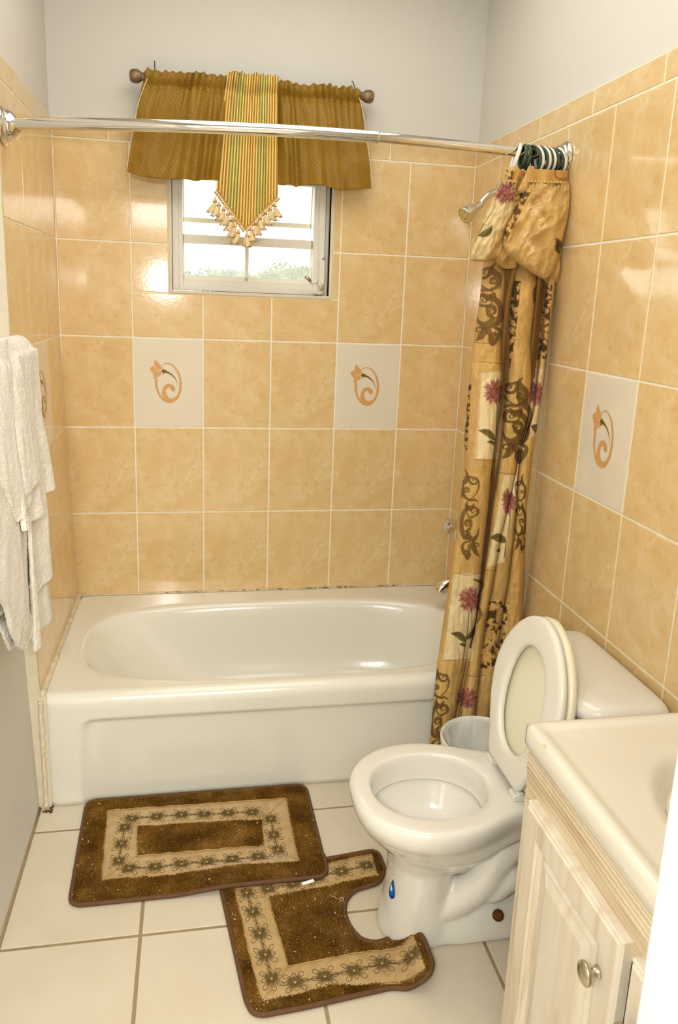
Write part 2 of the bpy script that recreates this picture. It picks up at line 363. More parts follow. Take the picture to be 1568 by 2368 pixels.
# ------------------------------------------------------------------ tiled walls
TW, TH = .252, .33187
Z0 = 2.02
def lx(y, z):
    """the left wall leans slightly into the room towards the floor"""
    return float(np.interp(z, [0, .02878, .36065, .69252, 1.02439, 1.35626], [.038, .037, .026, .015, .005, 0]))
class Wall:
    """local axes: a along the wall, b up, d depth towards the room"""
    def __init__(s, f): s.f = f; s.V = []; s.F = []; s.I = []; s.UV = []
    def poly(s, pts, mi, uv=None):
        n = len(s.V); s.V += [s.f(*p) for p in pts]; s.F.append(tuple(range(n, n+len(pts)))); s.I.append(mi); s.UV.append(uv or [(p[0], p[1]) for p in pts])
    def rect(s, a0, a1, b0, b1, d, mi, sub=1):
        for k in range(sub):
            c0 = b0+(b1-b0)*k/sub; c1 = b0+(b1-b0)*(k+1)/sub
            s.poly([(a0,c0,d),(a1,c0,d),(a1,c1,d),(a0,c1,d)], mi)
    def tile(s, a0, a1, b0, b1, mi=0, full=None, flip=False, g=.0024, e=.0018, d0=-.0025, d1=0.0):
        if a1-a0 < .006 or b1-b0 < .006: return
        fa0, fa1, fb0, fb1 = full or (a0, a1, b0, b1)
        def uv(a, b):
            u = (a-fa0)/TW; v = (b-fb0)/TW
            return (1-u+5, 1.3-v) if flip else (u, v)
        A0, A1, B0, B1 = a0+g, a1-g, b0+g, b1-g
        o = [(A0,B0,d0),(A1,B0,d0),(A1,B1,d0),(A0,B1,d0)]; m = [(A0+e*.3,B0+e*.3,d1-e*.35),(A1-e*.3,B0+e*.3,d1-e*.35),(A1-e*.3,B1-e*.3,d1-e*.35),(A0+e*.3,B1-e*.3,d1-e*.35)]
        i = [(A0+e,B0+e,d1),(A1-e,B0+e,d1),(A1-e,B1-e,d1),(A0+e,B1-e,d1)]
        s.poly(i, mi, [uv(p[0], p[1]) for p in i])
        for P, Q in ((o, m), (m, i)):
            for k in range(4):
                l = (k+1) % 4; q = [P[k], P[l], Q[l], Q[k]]; s.poly(q, mi, [uv(p[0], p[1]) for p in q])
    def motif(s, a0, b0, w, h, d=.0004):
        """tulip and scroll printed on a decor tile; shapes traced in tile fractions"""
        T = lambda p: (a0+p[0]*w, b0+(1-p[1])*h); dd = [d]
        def fill(pts, mi, n=6):
            dd[0] += .00012; P = catmull(pts, n, True); s.poly([(*T(p), dd[0]) for p in P], mi)
        def stroke(pts, ws, mi, n=10):
            dd[0] += .00012; P = catmull(pts, n); wv = np.interp(np.linspace(0, 1, len(P)), np.linspace(0, 1, len(ws)), ws)
            X = P*np.array([w, h]); t = np.gradient(X, axis=0); t /= np.linalg.norm(t, axis=1, keepdims=True); nn = np.stack([-t[:, 1], t[:, 0]], 1)
            Lp = X+nn*wv[:, None]*w; Rp = X-nn*wv[:, None]*w
            for k in range(len(P)-1):
                q = [Lp[k], Lp[k+1], Rp[k+1], Rp[k]]; s.poly([(a0+p[0], b0+h-p[1], dd[0]+.00001*(k % 7)) for p in q], mi)
        q = lambda x, y: ((x-50)/1290, (y-30)/1600)
        fill([q(445,402), q(420,450), q(420,500), q(455,555), q(500,592), q(545,580), q(568,545), q(540,495), q(490,455)], 2)
        fill([q(405,513), q(360,540), q(330,572), q(360,620), q(395,655), q(430,615), q(488,590), q(440,555)], 2)
        fill([q(505,605), q(455,610), q(410,645), q(400,690), q(415,765), q(450,730), q(510,705), q(552,665), q(545,620)], 2)
        stroke([q(565,505), q(600,475), q(665,460), q(740,480), q(820,545), q(880,640), q(915,760), q(920,880), q(900,990), q(860,1070), q(800,1125), q(720,1150)],
               [.006,.006,.006,.009,.013,.016,.018,.019,.019,.020,.028,.032], 2)
        stroke([q(800,1125), q(720,1148), q(650,1120), q(605,1040), q(600,970), q(630,900), q(690,870), q(750,885), q(775,930), q(755,965)],
               [.030,.036,.040,.036,.030,.028,.028,.030,.032,.028], 2)
        stroke([q(460,740), q(450,810), q(460,910), q(490,1000), q(540,1085), q(600,1150), q(640,1185)], [.016,.019,.018,.016,.013,.010,.002], 2)
        stroke([q(548,605), q(600,608), q(660,622), q(730,655), q(790,705), q(840,770), q(858,850)], [.006,.030,.014,.010,.007,.004,.001], 3)
        fill([q(582,545), q(600,590), q(640,605), q(600,650), q(574,672), q(580,640), q(545,604), q(575,595)], 3, 4)
    def build(s, name, mats):
        V = np.array(s.V); me = bpy.data.meshes.new(name); me.from_pydata([tuple(v) for v in V], [], s.F); me.update()
        for m in mats: me.materials.append(m)
        me.polygons.foreach_set('material_index', np.array(s.I, dtype=np.int32))
        l = me.uv_layers.new(name='UVMap'); l.data.foreach_set('uv', np.array([c for u in s.UV for c in u], float).ravel())
        o = bpy.data.objects.new(name, me); COL.objects.link(o); return tag(o, kind='structure')
MATS = [M['tile'], M['decor'], M['motif'], M['motifg'], M['grout'], M['paint']]
rows = [(Z0-TH*(k+1), Z0-TH*k) for k in range(6)]; rows.append((0.0, Z0-TH*6))
ST = .065
CEIL = 2.72
# back wall (window opening WX0..WX1, WZ0..WZ1)
WX0, WX1, WZ0, WZ1 = .395, .968, 1.529, 1.965
OX0, OX1, OZ0, OZ1 = .383, .980, 1.517, 1.977
w = Wall(lambda a, b, d: (a, -d, b))
def cut(w, a0, a1, b0, b1, mi, full, flip):
    if a1 <= OX0 or a0 >= OX1 or b1 <= OZ0 or b0 >= OZ1: w.tile(a0, a1, b0, b1, mi, full, flip); return
    if b0 < OZ0: w.tile(a0, a1, b0, OZ0, mi, full, flip)
    if b1 > OZ1: w.tile(a0, a1, OZ1, b1, mi, full, flip)
    c0, c1 = max(b0, OZ0), min(b1, OZ1)
    if a0 < OX0: w.tile(a0, OX0, c0, c1, mi, full, flip)
    if a1 > OX1: w.tile(OX1, a1, c0, c1, mi, full, flip)
def grouted(w, a0, a1, b0, b1, hole=None, d=-.0016):
    a0 -= .01; a1 += .01
    x0, x1, z0, z1 = hole
    w.rect(a0, x0, b0, b1, d, 4); w.rect(x1, a1, b0, b1, d, 4); w.rect(x0, x1, b0, z0, d, 4); w.rect(x0, x1, z1, b1, d, 4)
grouted(w, 0, W, 0, Z0+ST, (OX0+.002, OX1-.002, OZ0+.002, OZ1-.002))
for r, (b0, b1) in enumerate(rows):
    for c in range(6):
        a0, a1 = c*TW, min((c+1)*TW, W)
        if r == 2 and c in (1, 4): w.tile(a0, a1, b0, b1, 1, (a0, a1, b0, b1)); w.motif(a0+.004, b0+.004, TW-.008, TH-.008)
        else: cut(w, a0, a1, b0, b1, 0, (a0, a1, b0, b1), r in (3, 4) or (r+c) % 5 == 0)
j = [0, .186, .517, .848, 1.180, W]
for k in range(5): w.tile(j[k], j[k+1], Z0, Z0+ST, 0, (j[k], j[k+1], Z0+.05*k, Z0+ST))
w.rect(-.03, W+.03, Z0+ST, CEIL, -.007, 5); w.poly([(0,Z0+ST-.0015,-.0016),(W,Z0+ST-.0015,-.0016),(W,Z0+ST,-.007),(0,Z0+ST,-.007)], 4)
# solid outside skin round the opening
TK = .16
for a0, a1, b0, b1 in ((-.3, WX0, -.3, CEIL+.1), (WX1, W+.3, -.3, CEIL+.1), (WX0, WX1, -.3, WZ0), (WX0, WX1, WZ1, CEIL+.1)): w.rect(a1, a0, b0, b1, -TK, 5)
w.build('wall_back', MATS)
# left wall : tiles only beside the tub; the painted wall beyond sits a little further out
w = Wall(lambda a, b, d: (lx(0, b)+d, -a, b))
LE = .778
w.rect(LE, -.01, 0, Z0+ST, -.0016, 4, 16)
def subtile(w, a0, a1, b0, b1, **k):
    w.tile(a0, a1, b0, b1, **k)
for r, (b0, b1) in enumerate(rows):
    for c in range(4):
        a0, a1 = c*.2575, min((c+1)*.2575, LE)
        if a1 <= a0: continue
        if r == 2 and c == 1: w.tile(a0, a1, b0, b1, 1); w.motif(a1-.004, b0+.004, -(a1-a0-.008), TH-.008, .0012)
        else: w.tile(a0, a1, b0, b1, 0, (a0, a0+.2575, b0, b1), (r+c) % 3 == 0)
j = [0, .10, .41, LE]
for k in range(3): w.tile(j[k], j[k+1], Z0, Z0+ST, 0)
w.rect(LE, -.03, Z0+ST, CEIL, -.007, 5)
w.rect(3.0, LE, 0, Z0+ST, -.030, 5, 16); w.rect(3.0, LE, Z0+ST, CEIL, -.018, 5)
for k in range(16):
    c0 = (Z0+ST)*k/16; c1 = (Z0+ST)*(k+1)/16
w.rect(-.2, 3.0, -.3, CEIL+.1, -.2, 5)
w.build('wall_left', MATS)
# plaster edge that closes the end of the tiled layer, facing the room
mb = MB(); R4 = []
for k in range(25):
    c0 = (Z0+ST)*k/24; x0 = lx(0, c0); R4.append(np.array([(x0+.0008, -LE+.001, c0), (x0-.034, -LE+.001, c0), (x0-.034, -LE-.014, c0), (x0-.004, -LE-.016, c0), (x0+.0008, -LE-.011, c0)]))
V_, F_ = loft(R4); mb.add(V_, F_)
o = mb.build('trim_1', M['plaster']); tag(o, kind='structure')
# right wall, tiled all along
w = Wall(lambda a, b, d: (W-d, -a, b))
RL = 2.42
w.rect(-.01, RL, 0, Z0+ST, -.0016, 4, 1)
for r, (b0, b1) in enumerate(rows):
    for c in range(10):
        a0, a1 = c*TW-.0032*(c > 0), min((c+1)*TW-.0032, RL)
        if r == 2 and c in (4, 8): w.tile(a0, a1, b0, b1, 1); w.motif(a0+.004, b0+.004, TW-.008, TH-.008)
        else: w.tile(a0, a1, b0, b1, 0, (a0, a1, b0, b1), (r*2+c) % 5 == 0)
j = [0, .223, .551, .882, 1.207, 1.538, 1.869, 2.2, RL]
for k in range(8): w.tile(j[k], j[k+1], Z0, Z0+ST, 0, (j[k], j[k+1], Z0+.03*k, Z0+ST))
w.rect(-.03, RL, Z0+ST, CEIL, -.007, 5); w.poly([(0,Z0+ST-.0015,-.0016),(RL,Z0+ST-.0015,-.0016),(RL,Z0+ST,-.007),(0,Z0+ST,-.007)], 4)
w.rect(3.0, -.2, -.3, CEIL+.1, -.2, 5)
w.build('wall_right', MATS)
# front wall with the doorway the photograph is taken through
FY = -2.40; DX0, DX1 = .02, .91
mb = MB(); mb.box((DX1, FY, 0), (W+.02, FY-.12, CEIL)); mb.box((-.25, FY, 0), (DX0, FY-.12, CEIL)); mb.box((DX0, FY, 2.12), (DX1, FY-.12, CEIL))
tag(mb.build('wall_front', M['paint']), kind='structure')
mb = MB(); mb.box((DX1-.014, FY+.018, 0), (DX1+.07, FY-.138, 2.12)); mb.box((DX0-.05, FY+.018, 2.1205), (DX1+.07, FY-.138, 2.19))
tag(mb.build('door_1', M['jamb'], bevel=.006, seg=3), kind='structure')
# hall the camera stands in
HY = -4.6
mb = MB(); mb.box((-.6, HY, 0), (2.2, HY-.1, CEIL)); tag(mb.build('wall_hall', M['paint']), kind='structure')
mb = MB(); mb.box((-.6, FY-.12, 0), (-.7, HY, CEIL)); mb.box((-.7, FY-.10, 0), (-.25, FY-.13, CEIL)); tag(mb.build('wall_hall_left', M['paint']), kind='structure')
mb = MB(); mb.box((2.2, FY-.12, 0), (2.3, HY, CEIL)); mb.box((W, FY-.10, 0), (2.3, FY-.13, CEIL)); tag(mb.build('wall_hall_right', M['paint']), kind='structure')
mb = MB(); mb.box((-.8, .16, CEIL), (2.4, HY-.1, CEIL+.1)); tag(mb.build('ceiling', M['ceil']), kind='structure')
# floor tiles .418, joints measured on the floor
w = Wall(lambda a, b, d: (a, b, d))
GX, GY, FS = .335, -1.318, .4135
w.rect(-.8, 2.4, HY-.1, .1, -.0016, 1)
k0 = -3
for i in range(-3, 6):
    for jj in range(-8, 5):
        a0 = GX+i*FS; b0 = GY+jj*FS
        if b0 > -.05 or a0 > 2.2: continue
        w.tile(a0, a0+FS, b0, b0+FS, 0, g=.0038, e=.002)
w.build('floor', [M['floor'], M['fgrout']])
# dirty grout line along the left wall
P = [(lx(0, 0)-.030+.0, -LE-.02-.1*i, .001) for i in range(16)]
mb = MB(); mb.tube(P, .007, 8); tag(mb.build('trim_2', M['fgrout'], smooth=True), kind='structure')
# ------------------------------------------------------------------ window
mb = MB()   # plaster rim around the opening
mb.box((OX0, -.003, OZ0), (WX0, .03, OZ1)); mb.box((WX1, -.003, OZ0), (OX1, .03, OZ1)); mb.box((WX0, -.0031, OZ0), (WX1, .03, WZ0)); mb.box((WX0, -.0031, WZ1), (WX1, .03, OZ1))
tag(mb.build('trim_3', M['plaster'], bevel=.002), kind='structure')
mb = MB()   # reveal
for a, b in (((WX0-.01, 0, WZ0), (WX0, TK, WZ1)), ((WX1, 0, WZ0), (WX1+.01, TK, WZ1)), ((WX0, 0, WZ0-.01), (WX1, TK, WZ0)), ((WX0, 0, WZ1), (WX1, TK, WZ1+.01))): mb.box(a, b)
rv = mb.build('window_1', M['plaster']); tag(rv, kind='structure')
mb = MB()
FXa, FXb = WX0+.001, WX1-.018; fz0, fz1 = WZ0+.001, WZ1-.001
for a, b in (((FXa, .012, fz0), (FXa+.022, .06, fz1)), ((FXb-.022, .012, fz0), (FXb, .06, fz1)), ((FXa+.022, .0121, fz0), (FXb-.022, .06, fz0+.020)), ((FXa+.022, .0121, fz1-.02), (FXb-.022, .06, fz1))): mb.box(a, b)
mb.box((FXb+.0001, .040, fz0), (WX1-.0005, .060, fz1))
fr = mb.build('window_frame', M['white'], rv, bevel=.0015)
mb = MB(); sx0, sx1, sz0, sz1 = FXa+.021, FXb-.021, fz0+.019, fz1-.019
for a, b in (((sx0, .022, sz0), (sx0+.016, .05, sz1)), ((sx1-.020, .022, sz0), (sx1, .05, sz1)), ((sx0+.016, .0221, sz0), (sx1-.020, .05, sz0+.022)), ((sx0+.016, .0221, sz1-.028), (sx1-.020, .05, sz1))): mb.box(a, b)
mk_s = mb.build('sash_frame', M['white'], rv, bevel=.0015)
gx0, gx1 = sx0+.016, sx1-.020
# two awning vents tilted out at the foot, a strip of open air between them
def vent(z_top, z_bot, y_top, y_bot, mull, top_rail, bot_rail):
    mb = MB(); 
    def P(x, t, o=0): return (x, y_top+(y_bot-y_top)*t+o, z_top+(z_bot-z_top)*t)
    def bar(x0, x1, t0, t1, th=.010):
        V = [P(x0,t0),P(x1,t0),P(x1,t1),P(x0,t1),P(x0,t0,th),P(x1,t0,th),P(x1,t1,th),P(x0,t1,th)]
        mb.add(V, [(3,2,1,0),(4,5,6,7),(0,1,5,4),(1,2,6,5),(2,3,7,6),(3,0,4,7)])
    if top_rail: bar(gx0, gx1, 0, top_rail)
    bar(gx0, gx1, 1-bot_rail, 1); bar(gx0, gx0+.005, 0, 1); bar(gx1-.006, gx1, 0, 1)
    if mull: bar(mull-.007, mull+.007, 0, 1, .008)
    o = mb.build('vent_rail', M['white'], rv, bevel=.001)
    V = [P(gx0+.004, .01, .004), P(gx1-.004, .01, .004), P(gx1-.004, .99, .004), P(gx0+.004, .99, .004)]
    V += [(a, b+.003, c) for a, b, c in V]
    mk('glass_pane', V, [(0,1,2,3),(7,6,5,4),(0,4,5,1),(1,5,6,2),(2,6,7,3),(3,7,4,0)], M['glass'], rv, smooth=False)
za = lambda v: U(500, v, 'y', .05)[2]
vent(za(405), za(515), .045, .085, None, 0, .10)
vent(za(545), za(652), .045, .062, U(571, 600, 'y', .05)[0], .19, .13)
# crank operator at the lower right corner
mb = MB(); c = U(746, 600, 'y', .005); e = U(750, 668, 'y', .005)
mb.box((c[0]-.011, -.004, e[2]+.012), (c[0]+.008, .014, c[2])); mb.box((c[0]-.030, -.003, e[2]-.022), (c[0]+.006, .014, e[2]-.008))
mb.build('operator_channel', M['white'], rv, bevel=.002)
mb = MB(); p0 = U(744, 668, 'y', -.005); p1 = U(737, 651, 'y', -.022); p2 = U(722, 655, 'y', -.034); p3 = U(706, 637, 'y', -.044)
mb.tube([p0, .5*(p0+p1)+[0, -.006, 0], p1], [.008, .008, .006], 12); mb.tube([p1, .5*(p1+p2), p2], [.0045, .005, .0042], 10)
cr = mb.build('crank_handle', M['white'], rv, smooth=True)
mb = MB(); mb.tube([p2+(p3-p2)*.2, p2+(p3-p2)*.25, p3], [.004, .0062, .0062], 12); mb.build('crank_knob', M['nickel'], cr, smooth=True, label='worn metal crank knob')
for q in ((748, 598), (730, 681), (745, 681)):
    s_ = U(*q, 'y', -.004); mb = MB(); mb.lathe([(-.004, .0005), (-.003, .0035), (-.001, .005), (.003, .005)], s_, (0, 1, 0), 14); mb.build('screw', M['nickel'], rv, smooth=True)
# ------------------------------------------------------------------ outside
mb = MB(); mb.box((-120, 1.5, -3.2), (120, 140, -3.0)); tag(mb.build('ground', M['soil']), kind='structure')
def tree(cx, y, ztop, rad, label, seed):
    r = np.random.default_rng(seed); t = thing('tree', label, 'tree', (cx, y, -3.0), 'trees seen through the window')
    n = 5200; V = []
    cl = [(cx+r.normal()*rad*.5, y+r.normal()*rad*.4, ztop-rad*.35-abs(r.normal())*rad*.45, rad*r.uniform(.3, .5)) for _ in range(14)]
    d = r.normal(size=(n, 3)); d /= np.linalg.norm(d, axis=1, keepdims=True); k = r.integers(0, 14, n); cc = np.array(cl)
    P = cc[k, :3]+d*cc[k, 3:4]*(r.random((n, 1))**.35)
    a = r.normal(size=(n, 3)); a /= np.linalg.norm(a, axis=1, keepdims=True); b = np.cross(a, r.normal(size=(n, 3))); b /= np.linalg.norm(b, axis=1, keepdims=True); s = rad*.055
    V = np.stack([P-a*s, P+b*s*.6, P+a*s, P-b*s*.6], 1).reshape(-1, 3)
    mk('foliage', V, np.arange(n*4).reshape(-1, 4), M['leaf'], t, smooth=False)
    mb = MB(); mb.tube([(cx, y, -3), (cx+.1, y, -1), (cx, y, ztop-rad*.8)], [rad*.09, rad*.07, rad*.03], 10)
    mb.build('trunk', M['trunk'], t, smooth=True)
for (yt, u, v, r_, lab, sd) in ((20, 520, 622, .8, 'leftmost low bushy tree seen through the lower window pane', 1), (30, 655, 607, 1.9, 'tall rounded tree right of the window mullion', 2), (25, 706, 612, 1.1, 'bushy tree at the right edge of the lower window pane', 3), (36, 600, 622, 1.2, 'small tree seen right beside the window mullion', 4)):
    p = U(u, v, 'y', yt); tree(p[0], yt, p[2], r_, lab, sd)
# ------------------------------------------------------------------ bathtub
DZ = .362
def sel(n, th): return (np.abs(np.cos(th))**n+np.abs(np.sin(th))**n)**(-1/n)
tub = thing('bathtub', 'white enamelled alcove bathtub along the tiled back wall', 'bathtub', (.76, -.4, 0))
NT = 720
th = np.linspace(0, 2*PI, NT, endpoint=False)
# more samples along the long front
def ring(cx, cy, hx, hy, n, z, nl=None):
    nn = n if nl is None else n
    r = sel(nn, th); return np.stack([cx+hx*r*np.cos(th), cy+hy*r*np.sin(th), np.full(NT, z)], 1)
ox0, ox1, oy0, oy1 = lx(0, DZ)+.004, W-.002, -.800, -.002
ocx, ocy, ohx, ohy = (ox0+ox1)/2, (oy0+oy1)/2, (ox1-ox0)/2, (oy1-oy0)/2
icx0, icx1, icy0, icy1 = ox0+.070, W-.075, -.742, -.122
def iring(i0, i1, j0, j1, n, z): return ring((i0+i1)/2, (j0+j1)/2, (i1-i0)/2, (j1-j0)/2, n, z)
R = []
def outer(inset, z, recess=True):
    p = ring(ocx, ocy, ohx-inset, ohy-inset, 60, z)
    if recess:
        f = (p[:, 1] < oy0+.02)
        x, zz = p[:, 0], p[:, 2]
        # rounded-corner sunken panel
        X0, X1, Z1, rr = .140, 1.395, .282, .035
        dx = np.maximum(np.maximum(X0+rr-x, x-(X1-rr)), 0); dz = np.maximum(zz-(Z1-rr), 0); sd = np.hypot(dx, dz)-rr
        p[:, 1] += np.where(f, .013*sm(.004, -.014, sd), 0)
    return p
zs = [.0, .02, .05, .1, .15, .2, .23, .245, .255, .262, .268, .273, .278, .283, .288, .293, .30, .31, .32]
for z in zs: R.append(outer(.006, z))
for k in range(1, 9):
    a = k/8*PI/2; p = outer(.006, .326+.036*math.sin(a), False); f_ = p[:, 1] < oy0+.02; p[:, 1] = np.maximum(p[:, 1], oy0+.006+.034*(1-math.cos(a))); R.append(p)
# raised flange against the walls is hidden; deck, then the basin
R_last = R[-1]
for t in (.05, .3, .6, .8): 
    a = R[-1] if t == .3 else R[-1]
    b = iring(icx0, icx1, icy0, icy1, 3.2, DZ); base = R_last; R.append(base*(1-t)+b*t)
R.append(iring(icx0, icx1, icy0, icy1, 3.2, DZ))
prof = [(.004, -.0015), (.010, -.006), (.016, -.014), (.021, -.026), (.025, -.045), (.032, -.09), (.042, -.15), (.055, -.21), (.070, -.25), (.095, -.28), (.13, -.298), (.19, -.305), (.25, -.308)]
for i, (ins, dz) in enumerate(prof):
    sl = ins+max(0, -dz-.02)*.62   # sloping backrest at the left end
    R.append(iring(icx0+sl, icx1-ins-.02*min(1, -dz/.1), icy0+ins, icy1-ins*1.0, 3.2-.3*min(1, -dz/.25), DZ+dz))
V, F = loft(R, True, True)
mk('tub_shell', V, F, M['tub'], tub)
mb = MB(); c = np.array([icx1-.31, -.43, DZ-.3075]); mb.lathe([(0, .03), (.003, .028), (.004, .02)], c, (0, 0, 1), 24); mb.build('drain', M['chrome'], tub, smooth=True, ang=30)
# caulk beads where tub meets walls
cb = thing('caulk_bead', 'old lumpy caulk bead between tub and tiled walls', 'caulk', (.76, -.01, DZ))
mb = MB(); n = 160
P = [(lx(0, DZ)+.003+.0012*vnoise(i*.25, 3), -.778*i/n-.004, DZ+.001+.0012*vnoise(i*.3, 9)) for i in range(n+1)]
mb.tube(P, [.0100+.0022*vnoise(i*.3, 1) for i in range(n+1)], 8); mb.build('left_bead', M['caulk'], cb, smooth=True)
P = [(.01+(W-.02)*i/n, -.003, DZ+.001) for i in range(n+1)]
mb = MB(); mb.tube(P, [.0028+.0018*vnoise(i*.5, 5) for i in range(n+1)], 8); mb.build('back_bead', M['caulk'], cb, smooth=True)
P = [(ox0-.002+.0015*vnoise(i*.4, 4), -.797, DZ-.01-(DZ-.01)*i/60) for i in range(61)]
mb = MB(); mb.tube(P, [.0065+.002*vnoise(i*.5, 2) for i in range(61)], 8); mb.build('front_bead', M['caulk'], cb, smooth=True)
mb = MB(); r_ = np.random.default_rng(4)
for k in range(46):
    x = r_.uniform(.28, 1.32) if k > 20 else r_.uniform(.9, 1.3); L_ = r_.uniform(.003, .016); mb.tube([(x, -.0042, DZ+.003), (x+L_/2, -.0046, DZ+.0036), (x+L_, -.0042, DZ+.003)], r_.uniform(.0006, .0014), 5)
mb.build('mildew_spots', M['dark'], cb, smooth=True)['kind'] = 'stuff'
mb = MB()
for k in range(9): q = U(98+r_.uniform(0, 24), 1862+r_.uniform(0, 16), 'z', .002); mb.lathe([(0, .004*r_.uniform(.6, 1.6)), (.0015, .003), (.002, .001)], q, (0, 0, 1), 9)
mb.build('rust_spots', M['rust'], cb, smooth=True)['kind'] = 'stuff'
Vs = []
for z in np.linspace(0, DZ-.002, 14): x0_ = lx(0, z)-.004; Vs.append(np.array([(x0_, -.776, z), (ox0+.014, -.776, z), (ox0+.014, -.7925, z), (x0_, -.7925, z)]))
V, F = loft(Vs); mk('edge_filler', V, F, M['plaster'], cb, smooth=False)
# ------------------------------------------------------------------ shower fittings
sh = thing('shower_fixture', 'chrome shower head on a bent arm beside the curtain top', 'shower head', (W, -.26, 1.89))
pts = [U(1165, 432, 'y', -.26), U(1150, 441, 'y', -.26), U(1134, 448, 'y', -.26), U(1120, 460, 'y', -.26), U(1109, 474, 'y', -.26)]
pts[0][0] = W; pts[0][2] = pts[1][2]+.002
mb = MB(); mb.tube(catmull(pts, 8), .0105, 16); mb.build('shower_arm', M['chrome'], sh, smooth=True)
mb = MB(); mb.lathe([(-.003, .014), (0, .03), (.004, .03), (.008, .02), (.010, .011)], (W, -.26, pts[0][2]), (-1, 0, 0), 28); mb.build('wall_flange', M['chrome'], sh, smooth=True, ang=30)
a = pts[-1]; b = U(1074, 499, 'y', -.275); ax = b-a; ln = np.linalg.norm(ax)
mb = MB(); mb.lathe([(-.006, .010), (-.004, .014), (.006, .014), (.008, .0115), (.014, .012), (.016, .0155), (ln*.45, .022), (ln*.8, .029), (ln*.95, .031), (ln, .030), (ln+.001, .027), (ln-.003, .026)], a, ax, 36); hd = mb.build('head_body', M['chrome'], sh, smooth=True, ang=35)
mb = MB(); mb.lathe([(ln-.003, .0265), (ln+.0005, .025), (ln-.001, .020), (ln-.0015, .012), (ln+.001, .008), (ln+.001, .001)], a, ax, 36)
u_ = ax/ln; n_ = np.cross(u_, [0, 0, 1.]); n_ /= np.linalg.norm(n_); b_ = np.cross(u_, n_)
for k in range(6):
    q = a+u_*(ln+.001)+(math.cos(k*PI/3)*n_+math.sin(k*PI/3)*b_)*.018; mb.tube([a+u_*(ln+.0008)+(math.cos(k*PI/3)*n_+math.sin(k*PI/3)*b_)*.008, q], .0014, 6)
mb.build('spray_face', simple('lime_scaled_spray_face', (214,196,120), .4, metal=.2, var=.2, scale=120), hd, smooth=True, ang=35)
def handle(y, z, x1, label):
    t = thing('tap_handle', label, 'tap handle', (W, y, z), 'tub tap handles')
    n = 48; rings = []
    for d, r, k in ((0, .028, 0), (.004, .028, 0), (.010, .016, 0), (.018, .015, 0), (.022, .020, .12), (.035, .023, .16), (x1*.8, .029, .18), (x1-.003, .030, .14), (x1, .027, .06)):
        a = np.linspace(0, 2*PI, n, endpoint=False); rr = r*(1-k*(.5-.5*np.cos(6*a)))
        rings.append(np.stack([np.full(n, W-d), y+rr*np.cos(a), z+rr*np.sin(a)], 1))
    V, F = loft(rings); mk('handle_body', V, F, M['chrome'], t, ang=38)
    mb = MB(); mb.lathe([(x1-.002, .019), (x1+.003, .018), (x1+.005, .012), (x1+.005, .001)], (W, y, z), (-1, 0, 0), 28); mb.build('index_cap', simple('clear_index_button', (206,206,186), .15, spec=.7), t, smooth=True, ang=40)
handle(-.19, .675, .082, 'chrome fluted tub tap handle farther from the camera')
handle(-.335, .682, .090, 'chrome fluted tub tap handle half hidden by the curtain edge')
t = thing('tub_spout', 'chrome tub spout low on the side wall beside the curtain', 'tub spout', (W, -.26, .47))
rings = []
for k in range(16):
    s_ = k/15; a = np.linspace(0, 2*PI, 32, endpoint=False); r = .026*(1-.10*s_)
    cx = W-.112*math.sin(s_*1.35)/math.sin(1.35); cz = .468-.020*s_**3; tl = s_**2.2*1.15
    rings.append(np.stack([cx-r*np.sin(a)*math.sin(tl)*1.0, -.26+r*np.cos(a), cz+r*np.sin(a)*math.cos(tl)*1.05-.010*s_**2], 1))
V, F = loft(rings); mk('spout_body', V, F, M['chrome'], t, ang=50)
mb = MB(); mb.lathe([(-.002, .036), (.004, .036), (.008, .027)], (W, -.26, .468), (-1, 0, 0), 28); mb.build('spout_collar', M['chrome'], t, smooth=True, ang=30)
# ------------------------------------------------------------------ shower rod
rod = thing('shower_curtain_rod', 'chrome bowed shower curtain rod spanning the tub alcove', 'shower rod', (.755, -.83, 1.925))
def rody(x): return -.738-.118*math.sin(PI*np.clip(x/W, 0, 1))**.9 if 0 < x < W else -.738
def rodp(x): return np.array([x, rody(x)-.010*x/W, 1.914+.018*x/W+.004*math.sin(PI*x/W)])
XJ = U(872, 323, 'y', -.85)[0]
mb = MB(); mb.tube([rodp(x) for x in np.linspace(.035, XJ, 60)], .0148, 28); mb.tube([rodp(XJ-.004), rodp(XJ), rodp(XJ+.0015)], [.0152, .0156, .0150], 28)
mb.build('outer_rod', M['chrome'], rod, smooth=True, ang=40)
mb = MB(); mb.tube([rodp(x) for x in np.linspace(XJ-.01, W-.03, 40)], .0128, 28); mb.build('inner_rod', M['chrome'], rod, smooth=True, ang=40)
for x0, sg in ((0, 1), (W, -1)):
    p = rodp(.001 if sg > 0 else W-.001); q = rodp(.06 if sg > 0 else W-.06); ax = (q-p)*np.array([1, .6, 1])
    xo = x0+sg*(.0 if sg > 0 else .0)
    mb = MB(); mb.lathe([(0, .044), (.002, .046), (.006, .046), (.009, .043), (.011, .0395), (.016, .040), (.019, .037), (.024, .0355), (.031, .031), (.037, .024), (.041, .019), (.044, .0165), (.045, .014)], (xo, p[1], p[2]-(.004 if sg > 0 else 0)), (sg, 0, 0), 44)
    mb.build('rod_flange', M['chrome'], rod, smooth=True, ang=28)
